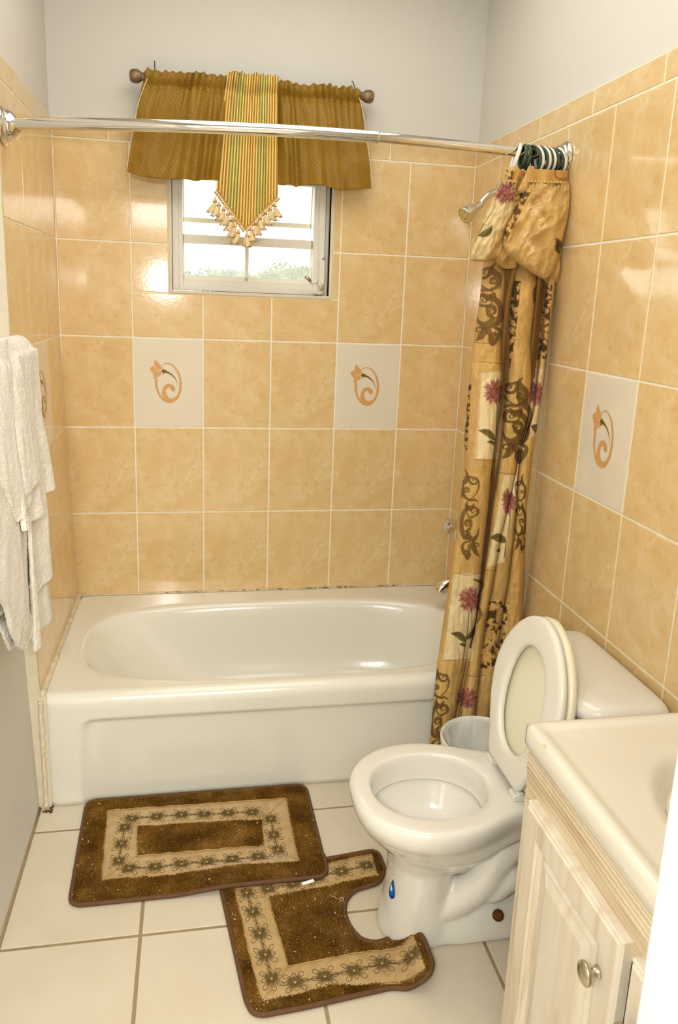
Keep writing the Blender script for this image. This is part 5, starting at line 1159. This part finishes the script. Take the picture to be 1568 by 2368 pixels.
# ------------------------------------------------------------------ waste bin
bn = thing('waste_bin', 'white plastic waste bin with a crinkled liner between toilet and curtain', 'waste bin', (1.300, -1.015, 0))
bc = np.array([1.300, -1.015]); n = 120; a = np.linspace(0, 2*PI, n, endpoint=False)
def cr_(r, z, w=0): rr = r+w; return np.stack([bc[0]+rr*np.cos(a), bc[1]+rr*np.sin(a), np.full(n, z) if np.isscalar(z) else z], 1)
V, F = loft([cr_(.086, 0), cr_(.090, .003), cr_(.116, .262), cr_(.119, .264), cr_(.120, .268), cr_(.119, .272), cr_(.1165, .273), cr_(.114, .270), cr_(.113, .26), cr_(.088, .006), cr_(.04, .005)]); mk('bin_body', V, F, M['bin'], bn)
rg = []
for k, (r, z) in enumerate([(.118, .215), (.1185, .235), (.1205, .255), (.1225, .270), (.1222, .2765), (.1185, .2785), (.1150, .276), (.1110, .262), (.107, .235), (.100, .195), (.092, .15), (.085, .10), (.072, .05), (.05, .02), (.02, .015)]):
    wr = (.0 if k in (3, 4, 5) else 1)*(.0022 if k < 3 else .0115*min(1, (k-5)/3))
    w_ = wr*(np.abs(np.sin(a*4.5+k*.35+1.2*np.sin(a*2)))**.5*1.6-1+.6*vnoise(a*5+20, np.full(n, k*.5)))
    rg.append(cr_(r, z+.002*np.sin(a*7)*(k < 2), w_))
V, F = loft(rg, False, True); mk('bin_liner', V, F, M['liner'], bn)
# ------------------------------------------------------------------ bath mats
def FP(u, v, z=.008): p = U(u, v, 'z', z); return p[:2]
def lift1(x, y): return .0125*sm(-1.105, -1.135, np.asarray(y, float))*sm(.40, .56, np.asarray(x, float))
def lift2(x, y): return .042*sm(.93, 1.0, np.asarray(x, float))*sm(-1.33, -1.43, np.asarray(y, float))
def FL(u, v, lift):
    z = .008
    for _ in range(8): p = U(u, v, 'z', z)[:2]; z = .008+float(lift(p[0], p[1]))
    return p
def inpoly(X, Y, P):
    r = np.zeros(X.shape, bool); P = np.asarray(P); m = len(P)
    for i in range(m):
        a, b = P[i], P[(i+1) % m]
        if a[1] == b[1]: continue
        c = ((a[1] > Y) != (b[1] > Y)) & (X < (b[0]-a[0])*(Y-a[1])/(b[1]-a[1])+a[0]); r ^= c
    return r
def polydist(X, Y, P):
    d = np.full(X.shape, 9.); P = np.asarray(P); m = len(P)
    for i in range(m):
        a, b = P[i], P[(i+1) % m]; e = b-a; L = max(e@e, 1e-12); t = np.clip(((X-a[0])*e[0]+(Y-a[1])*e[1])/L, 0, 1); d = np.minimum(d, np.hypot(X-a[0]-t*e[0], Y-a[1]-t*e[1]))
    return d
def roundpoly(P, r, n=6):
    P = np.asarray(P, float); out = []; m = len(P); r = np.broadcast_to(r, (m,))
    for i in range(m):
        a, b, c = P[(i-1) % m], P[i], P[(i+1) % m]; u = a-b; w_ = c-b; lu, lw = np.linalg.norm(u), np.linalg.norm(w_); q = min(r[i], lu*.48, lw*.48)
        p0, p1 = b+u/lu*q, b+w_/lw*q
        for k in range(n+1): t = k/n; out.append((1-t)**2*p0+2*t*(1-t)*b+t*t*p1)
    return np.array(out)
def resample(P, step, closed=True):
    P = np.asarray(P, float); Q = np.r_[P, P[:1]] if closed else P; d = np.cumsum(np.r_[0, np.linalg.norm(np.diff(Q, axis=0), axis=1)]); n = max(4, int(d[-1]/step)); q = np.linspace(0, d[-1], n, endpoint=not closed); return np.stack([np.interp(q, d, Q[:, 0]), np.interp(q, d, Q[:, 1])], 1)
def make_mat(name, label, outline, bands, flowers, links, miters, lift, group, nb, seed, base_z=.002, puck=7):
    r = np.random.default_rng(seed); c = outline.mean(0); t = thing(name, label, 'bath mat', (c[0], c[1], 0), group)
    O = resample(outline, .006); TH_ = .009
    zt = lambda x, y: lift(x, y)+base_z
    # backing slab
    Zl = lift(O[:, 0], O[:, 1])+.001; bm = bmesh.new(); vs = [bm.verts.new((*p_, 0)) for p_ in O]; f = bm.faces.new(vs)
    bmesh.ops.triangulate(bm, faces=[f]); T = [tuple(v.index for v in fa.verts) for fa in bm.faces] if False else None
    bm.verts.index_update(); T = [tuple(v.index for v in fa.verts) for fa in bm.faces]; bm.free()
    # interior grid follows the lift; simple dense grid clipped by outline
    st_ = .006; xs = np.arange(O[:, 0].min(), O[:, 0].max(), st_); ys = np.arange(O[:, 1].min(), O[:, 1].max(), st_); X, Y = np.meshgrid(xs, ys); ins = inpoly(X, Y, O) & (polydist(X, Y, O) > .003)
    Zg = lift(X, Y)+base_z+.0045+.0012*fbm(X*40, Y*40, 2)
    idx = -np.ones(X.shape, int); idx[ins] = np.arange(ins.sum()); V = np.stack([X[ins], Y[ins], Zg[ins]], 1); q = (idx[:-1, :-1] >= 0) & (idx[1:, :-1] >= 0) & (idx[:-1, 1:] >= 0) & (idx[1:, 1:] >= 0)
    F = np.stack([idx[:-1, :-1][q], idx[:-1, 1:][q], idx[1:, 1:][q], idx[1:, :-1][q]], 1)
    n0 = len(V); Vo = V; Fo = [tuple(a_) for a_ in F]
    mk('mat_backing', Vo, Fo, M['pilebase'], t)
    # short dense pile
    lo, hi = O.min(0), O.max(0); n = nb; px_ = r.uniform(lo[0], hi[0], n*2); py_ = r.uniform(lo[1], hi[1], n*2); k = inpoly(px_, py_, O)
    dd = polydist(px_, py_, O); k &= dd > .004
    for b_ in bands: k &= ~inpoly(px_, py_, b_)
    px_, py_, dd = px_[k], py_[k], dd[k]; m = len(px_); h = (.0075+.0022*fbm(px_*45, py_*45, 2)+.0015*r.random(m))*np.clip(dd/.012, .45, 1); z = lift(px_, py_)+base_z+.004
    an = r.uniform(0, PI, m); wv = .0011; lean = .0035; lx_, ly_ = lean*(vnoise(px_*22, py_*22)+r.normal(size=m)*.5), lean*(vnoise(px_*22+40, py_*22)+r.normal(size=m)*.5)
    dx, dy = np.cos(an)*wv, np.sin(an)*wv
    V = np.stack([np.stack([px_-dx, py_-dy, z], 1), np.stack([px_+dx, py_+dy, z], 1), np.stack([px_+lx_+dx*.8, py_+ly_+dy*.8, z+h], 1), np.stack([px_+lx_-dx*.8, py_+ly_-dy*.8, z+h], 1)], 1).reshape(-1, 3)
    mk('pile', V, np.arange(m*4).reshape(-1, 4), M['pile'], t, smooth=False)
    # bound edge
    P = np.c_[O, lift(O[:, 0], O[:, 1])+.0062]; mb = MB(); mb.tube(P, .0060, 10, closed=True); mb.build('bound_edge', M['binding'], t, smooth=True)
    # satin band with mitred corners
    bz = lambda x, y: lift(x, y)+base_z+.0088+.0011*np.sin(x*puck*17+2*np.sin(y*40))*np.sin(y*puck*19)+.0008*fbm(x*60, y*60, 2)
    Bm = MB()
    outer_, inner_ = bands[0], (bands[1] if len(bands) > 1 else None)
    return t, bz
def band_mesh(t, A, B, bz, name='satin_band', across=14):
    """quilted ribbon between two matched outlines"""
    n = len(A); s_ = np.linspace(0, 1, across); V = []
    for k in s_: P = A*(1-k)+B*k; e = .0030*(abs(k-.5)*2)**6; V.append(np.stack([P[:, 0], P[:, 1], bz(P[:, 0], P[:, 1])-e], 1))
    V = np.concatenate(V); return V, gridF(n, across)
def seam_tube(P, bz, r=.0009, dz=.0006): P = resample(P, .003, False); return [(x, y, float(bz(np.array(x), np.array(y)))+dz) for x, y in P]
def flower_threads(mb, mk_, c, ax, s, bz, rr, seed):
    r = np.random.default_rng(seed); base = math.atan2(ax[1], ax[0])
    for k in range(8):
        a = base+k*PI/4+.0; L = s*(1.0 if k % 2 else (.70 if k % 4 == 2 else .98)); w_ = .0050 if k % 4 == 2 else .0058
        for sc, off in ((1.0, 0), (.55, .16)):
            pts = []
            for q in range(15):
                b = q/14*2*PI; u_ = .12+off*.9+(.88-off)*sc*(.5-.5*math.cos(b)); v_ = w_*sc*math.sin(b)*(.5+.75*u_)
                x = c[0]+math.cos(a)*L*u_-math.sin(a)*v_; y = c[1]+math.sin(a)*L*u_+math.cos(a)*v_; pts.append((x, y, float(bz(np.array(x), np.array(y)))+.0006))
            mb.tube(pts, rr if sc == 1 else rr*.9, 5, mi=0)
        for q in range(3):   # couched olive filling near the heart
            o_ = (q-1)*.0013; x0_, y0_ = c[0]+math.cos(a)*.003-math.sin(a)*o_*.4, c[1]+math.sin(a)*.003+math.cos(a)*o_*.4; x1_, y1_ = c[0]+math.cos(a)*L*.52-math.sin(a)*o_, c[1]+math.sin(a)*L*.52+math.cos(a)*o_
            mb.tube([(x0_, y0_, float(bz(np.array(x0_), np.array(y0_)))+.0005), (x1_, y1_, float(bz(np.array(x1_), np.array(y1_)))+.0004)], .00055, 4, mi=1)
    z = float(bz(np.array(c[0]), np.array(c[1]))); mb.lathe([(0, .0038), (.0012, .0036), (.002, .0022), (.0022, .0005)], (c[0], c[1], z), (0, 0, 1), 12, mi=2)
def vine(mb, a, b, bz, rr):
    d = b-a; L = np.linalg.norm(d); u_ = d/L; n_ = np.array([-u_[1], u_[0]])
    for ph in (0, PI):
        pts = []
        for q in range(19):
            t = q/18; w_ = .0016*math.sin(t*4*PI+ph); p_ = a+d*(.18+.64*t)+n_*w_; pts.append((p_[0], p_[1], float(bz(np.array(p_[0]), np.array(p_[1])))+.0006))
        mb.tube(pts, rr, 5, mi=0)
c1 = lambda l, lf: [FL(130+x/1.742, 1800+y/1.742, lf) for x, y in l]
# rectangular mat; lies over a corner of the contour mat
F1 = lambda u, v: FL(u, v, lift1)
OL1 = roundpoly([F1(201,1852), F1(706,1814), F1(760,2024), F1(160,2094)], .035, 8)
def lift0(x, y): return np.zeros_like(np.asarray(x, float))
BO = [F1(247,1875), F1(662,1847), F1(694,1993), F1(233,2040)]; BI = [F1(320,1914), F1(605,1898), F1(609,1956), F1(317,1980)]
def closed_pts(P, n):
    P = np.asarray(P); out = []
    for i in range(4):
        for k in range(n): out.append(P[i]*(1-k/n)+P[(i+1) % 4]*(k/n))
    return np.array(out+[P[0]])
pb = np.concatenate([closed_pts(BO, 20)[:-1]])
t1, bz1 = make_mat('bath_mat', 'rectangular dark brown bath mat with a tan flower band, lying beside the tub', OL1, [], [], [], [], lift1, None, 10, 1) if False else (None, None)
def inring(x, y, Bo, Bi): return inpoly(x, y, Bo) & ~inpoly(x, y, Bi)
_ip = inpoly
def run_mat(label, OL, lift, Bo, Bi, nb, seed, grp, bandpoly=None):
    global inpoly
    keep = _ip
    if bandpoly is None:
        ring_poly = ('ring', np.array(Bo), np.array(Bi))
        def ip(X, Y, P):
            if isinstance(P, tuple): return keep(X, Y, P[1]) & ~keep(X, Y, P[2])
            return keep(X, Y, P)
        inpoly = ip; bands = [ring_poly]
    else: bands = [bandpoly]
    r = make_mat('bath_mat', label, OL, bands, [], [], [], lift, grp, nb, seed); inpoly = keep; return r
t1, bz1 = run_mat('rectangular dark brown bath mat with a tan flower band beside the tub', OL1, lift1, BO, BI, 105000, 1, 'brown flower-banded bath mats')
V, F = band_mesh(t1, closed_pts(BO, 40), closed_pts(BI, 40), bz1); sb = mk('satin_band', V, F, M['satin'], t1, label='tan satin band with embroidered flowers')
mb = MB(); rr = .00055
rows1 = [[(305,165),(405,157),(505,150),(597,148),(692,143),(790,140)], [(865,168),(877,231),(893,292)], [(815,318),(710,330),(607,340),(505,348),(400,360),(293,367)], [(252,337),(263,268),(277,202)]]
k_ = 0
for row in rows1:
    P = [np.array(q) for q in c1(row, lift1)]
    for i, q in enumerate(P):
        ax = P[min(i+1, len(P)-1)]-P[max(i-1, 0)]; flower_threads(mb, None, q, ax, .0330, bz1, rr, k_); k_ += 1
        if i < len(P)-1: vine(mb, q, P[i+1], bz1, rr)
mb.build('embroidery', [M['thread'], M['threadg'], M['knot']], sb, smooth=True)
mb = MB()
for k in range(4): mb.tube(seam_tube(np.array([BO[k], BI[k]]), bz1), .0008, 5); mb.tube(seam_tube(np.array([BO[k], BO[(k+1) % 4]]), bz1, dz=-.0012), .0022, 6); mb.tube(seam_tube(np.array([BI[k], BI[(k+1) % 4]]), bz1, dz=-.0012), .0018, 6)
mb.build('band_seam', M['knot'], sb, smooth=True)
# contour mat with a cut-out for the toilet foot
ctr = [(753,1986),(862,1966),(876,1973),(891,2012),(876,2041),(819,2058),(799,2081),(796,2110),(810,2144),(836,2173),(870,2180),(905,2167),(951,2151),(977,2162),(1003,2230),(991,2259),(905,2282),(704,2328),(606,2346.5),(583.5,2340),(569,2311),(532,2144),(514.6,2067)]
F2 = lambda u, v: FL(u, v, lift2)
Pm = [F2(*q) for q in ctr]; tl_ = FP(514.6, 2067); d_ = (tl_-FP(532, 2144)); d_ /= np.linalg.norm(d_); cor = tl_+d_*.075
e_ = FP(753,1986)-FP(862,1966); e_ /= np.linalg.norm(e_); cor2 = FP(753,1986)+e_*(.2)
OL2 = roundpoly(Pm+[cor+np.array([-.0, .0]), cor+np.array([.03, .012])], .016, 5)
BO2 = [FP(859,1975), FP(753,1998)]; e2 = BO2[1]-BO2[0]; e2 /= np.linalg.norm(e2)
tlc = FP(540, 2058)+d_*.055
Bout = [F2(859,1976), F2(753,1998.5), tlc, F2(603.6,2320.5), F2(770,2283), F2(985,2243)]
Bin = [F2(876,2026), F2(756,2052.6), F2(621,2078), F2(667,2236), F2(819,2205), F2(957,2163)]
bp = Bout+Bin[::-1]
t2, bz2 = run_mat('dark brown contour mat with a cut-out curving round the toilet foot', OL2, lift2, None, None, 78000, 2, 'brown flower-banded bath mats', bandpoly=np.array(bp))
def open_pts(P, n):
    out = []
    for i in range(len(P)-1):
        for k in range(n): out.append(P[i]*(1-k/n)+P[i+1]*(k/n))
    return np.array(out+[P[-1]])
V, F = band_mesh(t2, open_pts([np.array(q) for q in Bout], 30), open_pts([np.array(q) for q in Bin], 30), bz2); sb = mk('satin_band', V, F, M['satin'], t2, label='tan satin band with embroidered flowers')
mb = MB(); rows2 = [[(1250,355),(1150,378),(1050,403),(955,428),(852,450)], [(768,465),(792,542),(820,628),(843,716),(868,812)], [(962,825),(1082,803),(1200,779),(1313,750),(1432,718)]]
for row in rows2:
    P = [np.array(q) for q in c1(row, lift2)]
    for i, q in enumerate(P):
        ax = P[min(i+1, len(P)-1)]-P[max(i-1, 0)]; flower_threads(mb, None, q, ax, .0335, bz2, rr, k_); k_ += 1
        if i < len(P)-1: vine(mb, q, P[i+1], bz2, rr)
mb.build('embroidery', [M['thread'], M['threadg'], M['knot']], sb, smooth=True)
mb = MB()
for P in (open_pts([np.array(q) for q in Bout], 2), open_pts([np.array(q) for q in Bin], 2)): mb.tube(seam_tube(P, bz2, dz=-.0012), .0018, 6)
for k in (2, 3): mb.tube(seam_tube(np.array([Bout[k], Bin[k]]), bz2), .0008, 5)
mb.tube(seam_tube(np.array([Bout[0], Bin[0]]), bz2, dz=-.001), .0016, 5); mb.tube(seam_tube(np.array([Bout[-1], Bin[-1]]), bz2, dz=-.001), .0016, 5)
mb.build('band_seam', M['knot'], sb, smooth=True)
# scrap of paper between the mats, lint flecks and a loose thread
q = [FP(697,2036,.03), FP(724,2029,.03), FP(728,2034,.03), FP(700,2041,.03)]
V = [(*q[0], .0235), (*q[1], .0255), (*q[2], .0245), (*q[3], .022)]; V += [(x, y, z-.0012) for x, y, z in V]
tag(mk('paper_scrap', V, [(0,1,2,3),(7,6,5,4),(0,4,5,1),(1,5,6,2),(2,6,7,3),(3,7,4,0)], M['paper'], smooth=False), 'white scrap of paper poking out between the two brown mats', 'paper scrap')
def lint(name, label, OL, lift, n, seed, band):
    r = np.random.default_rng(seed); lo, hi = OL.min(0), OL.max(0); mb = MB(); c = 0
    while c < n:
        x, y = r.uniform(lo[0], hi[0]), r.uniform(lo[1], hi[1])
        if not _ip(np.array(x), np.array(y), OL) or band(np.array(x), np.array(y)): continue
        c += 1; z = float(lift(x, y))+.0145; s_ = r.uniform(.0005, .0016)*(2 if r.random() < .1 else 1); a = r.uniform(0, PI); mb.tube([(x, y, z), (x+math.cos(a)*s_*1.5, y+math.sin(a)*s_*1.5, z+.001)], s_*.45, 4)
    o = mb.build(name, M['lint']); tag(o, label, 'lint', kind='stuff')
lint('lint', 'pale lint flecks scattered on the rectangular brown mat', OL1, lift1, 230, 5, lambda x, y: _ip(x, y, np.array(BO)) & ~_ip(x, y, np.array(BI)))
lint('lint', 'pale lint flecks scattered on the contour mat by the toilet', OL2, lift2, 190, 6, lambda x, y: _ip(x, y, np.array(bp)))
th_ = [(761,2074),(767,2078),(773,2078),(778,2084),(786,2083),(790,2080),(794,2084),(790,2090),(787,2087),(792,2082),(796,2094)]
mb = MB(); mb.tube(catmull([(*FP(*q), .0155) for q in th_], 5), .0005, 5); tag(mb.build('loose_thread', M['lint'], smooth=True), 'pale loose thread on the contour mat by the cut-out edge', 'thread')
# ------------------------------------------------------------------ towels
bar = thing('towel_bar', 'chrome towel bar on the left wall under the white towels', 'towel bar', (.05, -1.2, 1.37))
mb = MB(); mb.tube([(.052, -.93, 1.372), (.052, -1.56, 1.372)], .009, 16); mb.build('bar_rod', M['chrome'], bar, smooth=True)
for y in (-.945, -1.545):
    mb = MB(); mb.lathe([(0, .022), (.006, .022), (.012, .012), (.05, .011), (.082, .013), (.086, .008)], (-.022, y, 1.372), (1, 0, 0), 20); mb.build('bar_post', M['chrome'], bar, smooth=True, ang=40)
def ribbon(rows_, name, parent, thick=.009, n=34, m_=120, seed=0, hem=True, top=None):
    """one hanging layer of a towel. rows: (v, u_near, x_near, u_far, x_far): two traced edges with their distance from the wall"""
    R_ = np.array(rows_, float); C_ = catmull(R_, 14); k = np.linspace(0, 1, m_); tt = np.linspace(0, 1, len(C_)); C_ = np.stack([np.interp(k, tt, C_[:, i]) for i in range(5)], 1)
    out = []
    for j in range(m_):
        v, ua, xa, ub, xb = C_[j]; A = U(ua, v, 'x', xa)
        # the far edge is at the same height as the near one
        A_ = A; vb = v
        for _ in range(6):
            B = U(ub, vb, 'x', xb); vv = PXV(np.array([B[0], B[1], A_[2]]))[1]; vb = vv
        B = U(ub, vb, 'x', xb); out.append((A_, B))
    A = np.array([q[0] for q in out]); B = np.array([q[1] for q in out]); t = np.linspace(0, 1, n)
    P = A[:, None]*(1-t)[None, :, None]+B[:, None]*t[None, :, None]
    yy, zz_ = P[..., 1], P[..., 2]; P[..., 0] += .006*fbm(yy*22+seed, zz_*5, 2)+.0016*fbm(yy*160+seed, zz_*160, 2)+.003*np.sin(PI*t)[None]
    V = P.reshape(-1, 3); hx = thick/2
    o = mk(name, V, gridF(n, m_), M['terry'], parent); mo = o.modifiers.new('thick', 'SOLIDIFY'); mo.thickness = thick; mo.offset = 0
    mo = o.modifiers.new('round', 'BEVEL'); mo.width = thick*.45; mo.segments = 3; mo.limit_method = 'ANGLE'; mo.angle_limit = math.radians(60)
    return o
def drape(name, label, y_far, y_near, zf, zb, r0, layers, seed, parent=None, grp=None, xo=0, flare=.05, skew=0, fz=None):
    """a towel folded over the bar: front fall to zf, rear fall to zb, with `layers` of terry"""
    t = thing(name, label, 'towel', (.052, (y_far+y_near)/2, 1.372), grp)
    return t
def fold_sheet(t, name, y0, y1, r, zfront, zback, th_, seed, xs=None, zfun=None, sway=0, n=70, edge=0, yshift=None, xwall=.006):
    """sheet hung over the bar. r: radius of the bend; front edge depth may vary along y; xs(z): outward drift of the front fall"""
    zc = 1.372; prof = []
    Lb = 50
    s_ = np.linspace(0, 1, n)
    yv = y0*(1-s_)+y1*s_
    rows_ = []
    def xf(z): 
        d = np.clip((zc-z), 0, 2); return .052+r+xs(d)
    zf = zfront(s_) if callable(zfront) else np.full(n, zfront)
    K = 120; pts = []
    back = np.linspace(zback, zc, 30)
    for z in back: pts.append((np.full(n, .052-r*.9+(-.0)*0), np.full(n, z)))
    for k in range(1, 16):
        a = PI*k/16; pts.append((np.full(n, .052-r*math.cos(a)*.95), np.full(n, zc+r*math.sin(a))))
    for k in range(K):
        f = k/(K-1); z = zc+(zf-zc)*f; pts.append((xf(z), z))
    X = np.array([p_[0] for p_ in pts]); Z = np.array([p_[1] for p_ in pts]); Yg_ = np.repeat(yv[None], len(pts), 0)
    dep = np.clip(zc-Z, 0, 2)*(X > .052)
    if yshift is not None: Yg_ = Yg_+yshift(s_[None], dep)
    X = X+(.010*fbm(Yg_*16+seed, Z*3, 2)+.012*np.sin(Yg_*38+seed+Z*2))*np.clip(dep/.35, 0, 1)*(1 if sway == 0 else sway)+.0018*fbm(Yg_*140, Z*140, 2)
    X = np.maximum(X, xwall)
    V = np.stack([X, Yg_, Z], -1).reshape(-1, 3)
    o = mk(name, V, gridF(n, len(pts)), M['terry'], t); mo = o.modifiers.new('thick', 'SOLIDIFY'); mo.thickness = th_; mo.offset = 0
    mo = o.modifiers.new('round', 'BEVEL'); mo.width = th_*.45; mo.segments = 3; mo.limit_method = 'ANGLE'; mo.angle_limit = math.radians(60)
    return o
LX = lambda d: lx(0, 1.372-d)
bt = thing('bath_towel', 'long white bath towel hanging lowest on the left wall bar', 'towel', (.052, -1.15, 1.372), 'white terry towels on the bar')
# long layers, farthest first
fold_sheet(bt, 'rear_fold', -.93, -1.20, .020, lambda s: .700+.00*s, .75, .009, 1, xs=lambda d: .012+.022*d, xwall=.012)
fold_sheet(bt, 'middle_fold', -.945, -1.16, .030, lambda s: .825-.01*s, .8, .009, 2, xs=lambda d: .010+.030*d, xwall=.012)
ribbon([(800,-60,.085,12,.085),(1000,-60,.095,8,.095),(1150,-50,.098,12,.100),(1240,-45,.100,31,.104),(1330,-42,.100,51,.106),(1400,8,.100,61,.106),(1450,24,.098,64,.106),(1480,34,.096,72,.104),(1496,44,.095,81,.102),(1505,52,.095,72,.10)], 'front_fold', bt, .011, seed=4)
ribbon([(1150,-60,.085,16,.088),(1230,-60,.088,36,.092),(1300,-50,.088,62,.094),(1340,-20,.088,78,.094),(1356,30,.088,88,.094),(1362,60,.088,74,.094)], 'side_fold', bt, .009, seed=9)
ribbon([(1180,-70,.075,-8,.078),(1300,-60,.080,4,.082),(1400,-50,.080,13,.084),(1432,-10,.080,16,.084)], 'inner_fold', bt, .008, seed=12)
ribbon([(1380,-50,.070,14,.074),(1440,0,.070,20,.074),(1480,14,.070,30,.074),(1504,24,.070,42,.074)], 'corner_fold', bt, .007, seed=14)
ht = thing('hand_towel', 'shorter white hand towel folded over the same bar in front', 'towel', (.052, -1.1, 1.372), 'white terry towels on the bar')
fold_sheet(ht, 'outer_fold', -.955, -1.32, .026, lambda s: 1.05+.012*np.sin(s*7)-.03*sm(.0, .12, s), .95, .011, 5, xs=lambda d: .100*d, yshift=lambda s, d: .035*(1-s)*sm(.26, .34, d), xwall=.012)
ribbon([(792,14,.058,36,.058),(812,16,.074,38,.074),(840,20,.090,44,.091),(880,26,.100,48,.101),(960,34,.109,66,.110),(1040,44,.114,76,.115),(1100,54,.118,88,.120),(1138,55,.120,92,.121),(1146,60,.120,84,.121)], 'front_layer', ht, .009, seed=21)
ribbon([(792,-40,.056,10,.056),(812,-38,.070,14,.070),(840,-36,.086,24,.087),(880,-30,.096,34,.097),(980,-20,.104,50,.105),(1080,-6,.109,54,.110),(1150,20,.113,62,.116),(1190,32,.113,74,.116),(1206,38,.113,50,.116)], 'inner_layer', ht, .009, seed=24)
ribbon([(795,-70,.050,-14,.050),(830,-66,.080,-8,.080),(900,-60,.095,4,.097),(1000,-50,.101,10,.103),(1100,-40,.102,20,.104),(1180,-20,.103,34,.105),(1206,6,.103,36,.105)], 'under_layer', ht, .008, seed=27)
# ------------------------------------------------------------------ light
Wd = bpy.data.worlds.new('overcast_sky'); S.world = Wd; Wd.use_nodes = True; nt = Wd.node_tree; bg = nt.nodes['Background']
tc = nt.nodes.new('ShaderNodeTexCoord'); sp_ = nt.nodes.new('ShaderNodeSeparateXYZ'); nt.links.new(tc.outputs['Generated'], sp_.inputs[0])
rw = ramp(nt, [(0, (.86,.88,.80)), (.52, (.98,.99,.96)), (1, (.90,.95,1.0))]); nt.links.new(sp_.outputs['Z'], rw.inputs['Fac']); nt.links.new(rw.outputs[0], bg.inputs['Color']); bg.inputs['Strength'].default_value = 1.9
def area(name, loc, target, size, power, col, size_y=None, spread=None):
    l = bpy.data.lights.new(name, 'AREA'); l.energy = power; l.color = col; l.size = size
    if size_y: l.shape = 'RECTANGLE'; l.size_y = size_y
    if spread: l.spread = math.radians(spread)
    o = bpy.data.objects.new(name, l); COL.objects.link(o); o.location = loc; d = Vector(target)-Vector(loc); o.rotation_euler = d.to_track_quat('-Z', 'Y').to_euler(); return o
WARM = (1.0, .992, .95)
area('ceiling_fill_light', (.74, -1.2, 2.69), (.74, -1.2, 0), 1.0, 6.8, WARM, 1.6)  # unseen soft panel added below the ceiling to fill the room
area('hall_fill_light', (.75, -3.95, 2.50), (.75, -1.2, .9), 1.6, 34, WARM, 1.0)  # unseen panel added behind the camera, brightens the room through the doorway
def point(name, loc, r, power, col=WARM):
    l = bpy.data.lights.new(name, 'POINT'); l.energy = power; l.color = col; l.shadow_soft_size = r; o = bpy.data.objects.new(name, l); COL.objects.link(o); o.location = loc
point('camera_flash', (.262, -2.99, 1.60), .042, 21, (1.0, .99, .97))  # unseen flash beside the camera, added for tile glints and frontal fill
# ------------------------------------------------------------------ view
S.view_settings.view_transform = 'Standard'; S.view_settings.look = 'None'; S.view_settings.gamma = 1; S.view_settings.use_curve_mapping = False
S.view_settings.exposure = 1.0
cy_ = S.cycles; cy_.max_bounces = 6; cy_.diffuse_bounces = 3; cy_.glossy_bounces = 3; cy_.transparent_max_bounces = 12; cy_.transmission_bounces = 6; cy_.sample_clamp_indirect = 6; cy_.caustics_reflective = False; cy_.caustics_refractive = False
cy_.use_denoising = True; cy_.use_adaptive_sampling = True; cy_.adaptive_threshold = .06; cy_.adaptive_min_samples = 16; cy_.use_light_tree = False
try: cy_.denoiser = 'OPENIMAGEDENOISE'
except Exception: pass
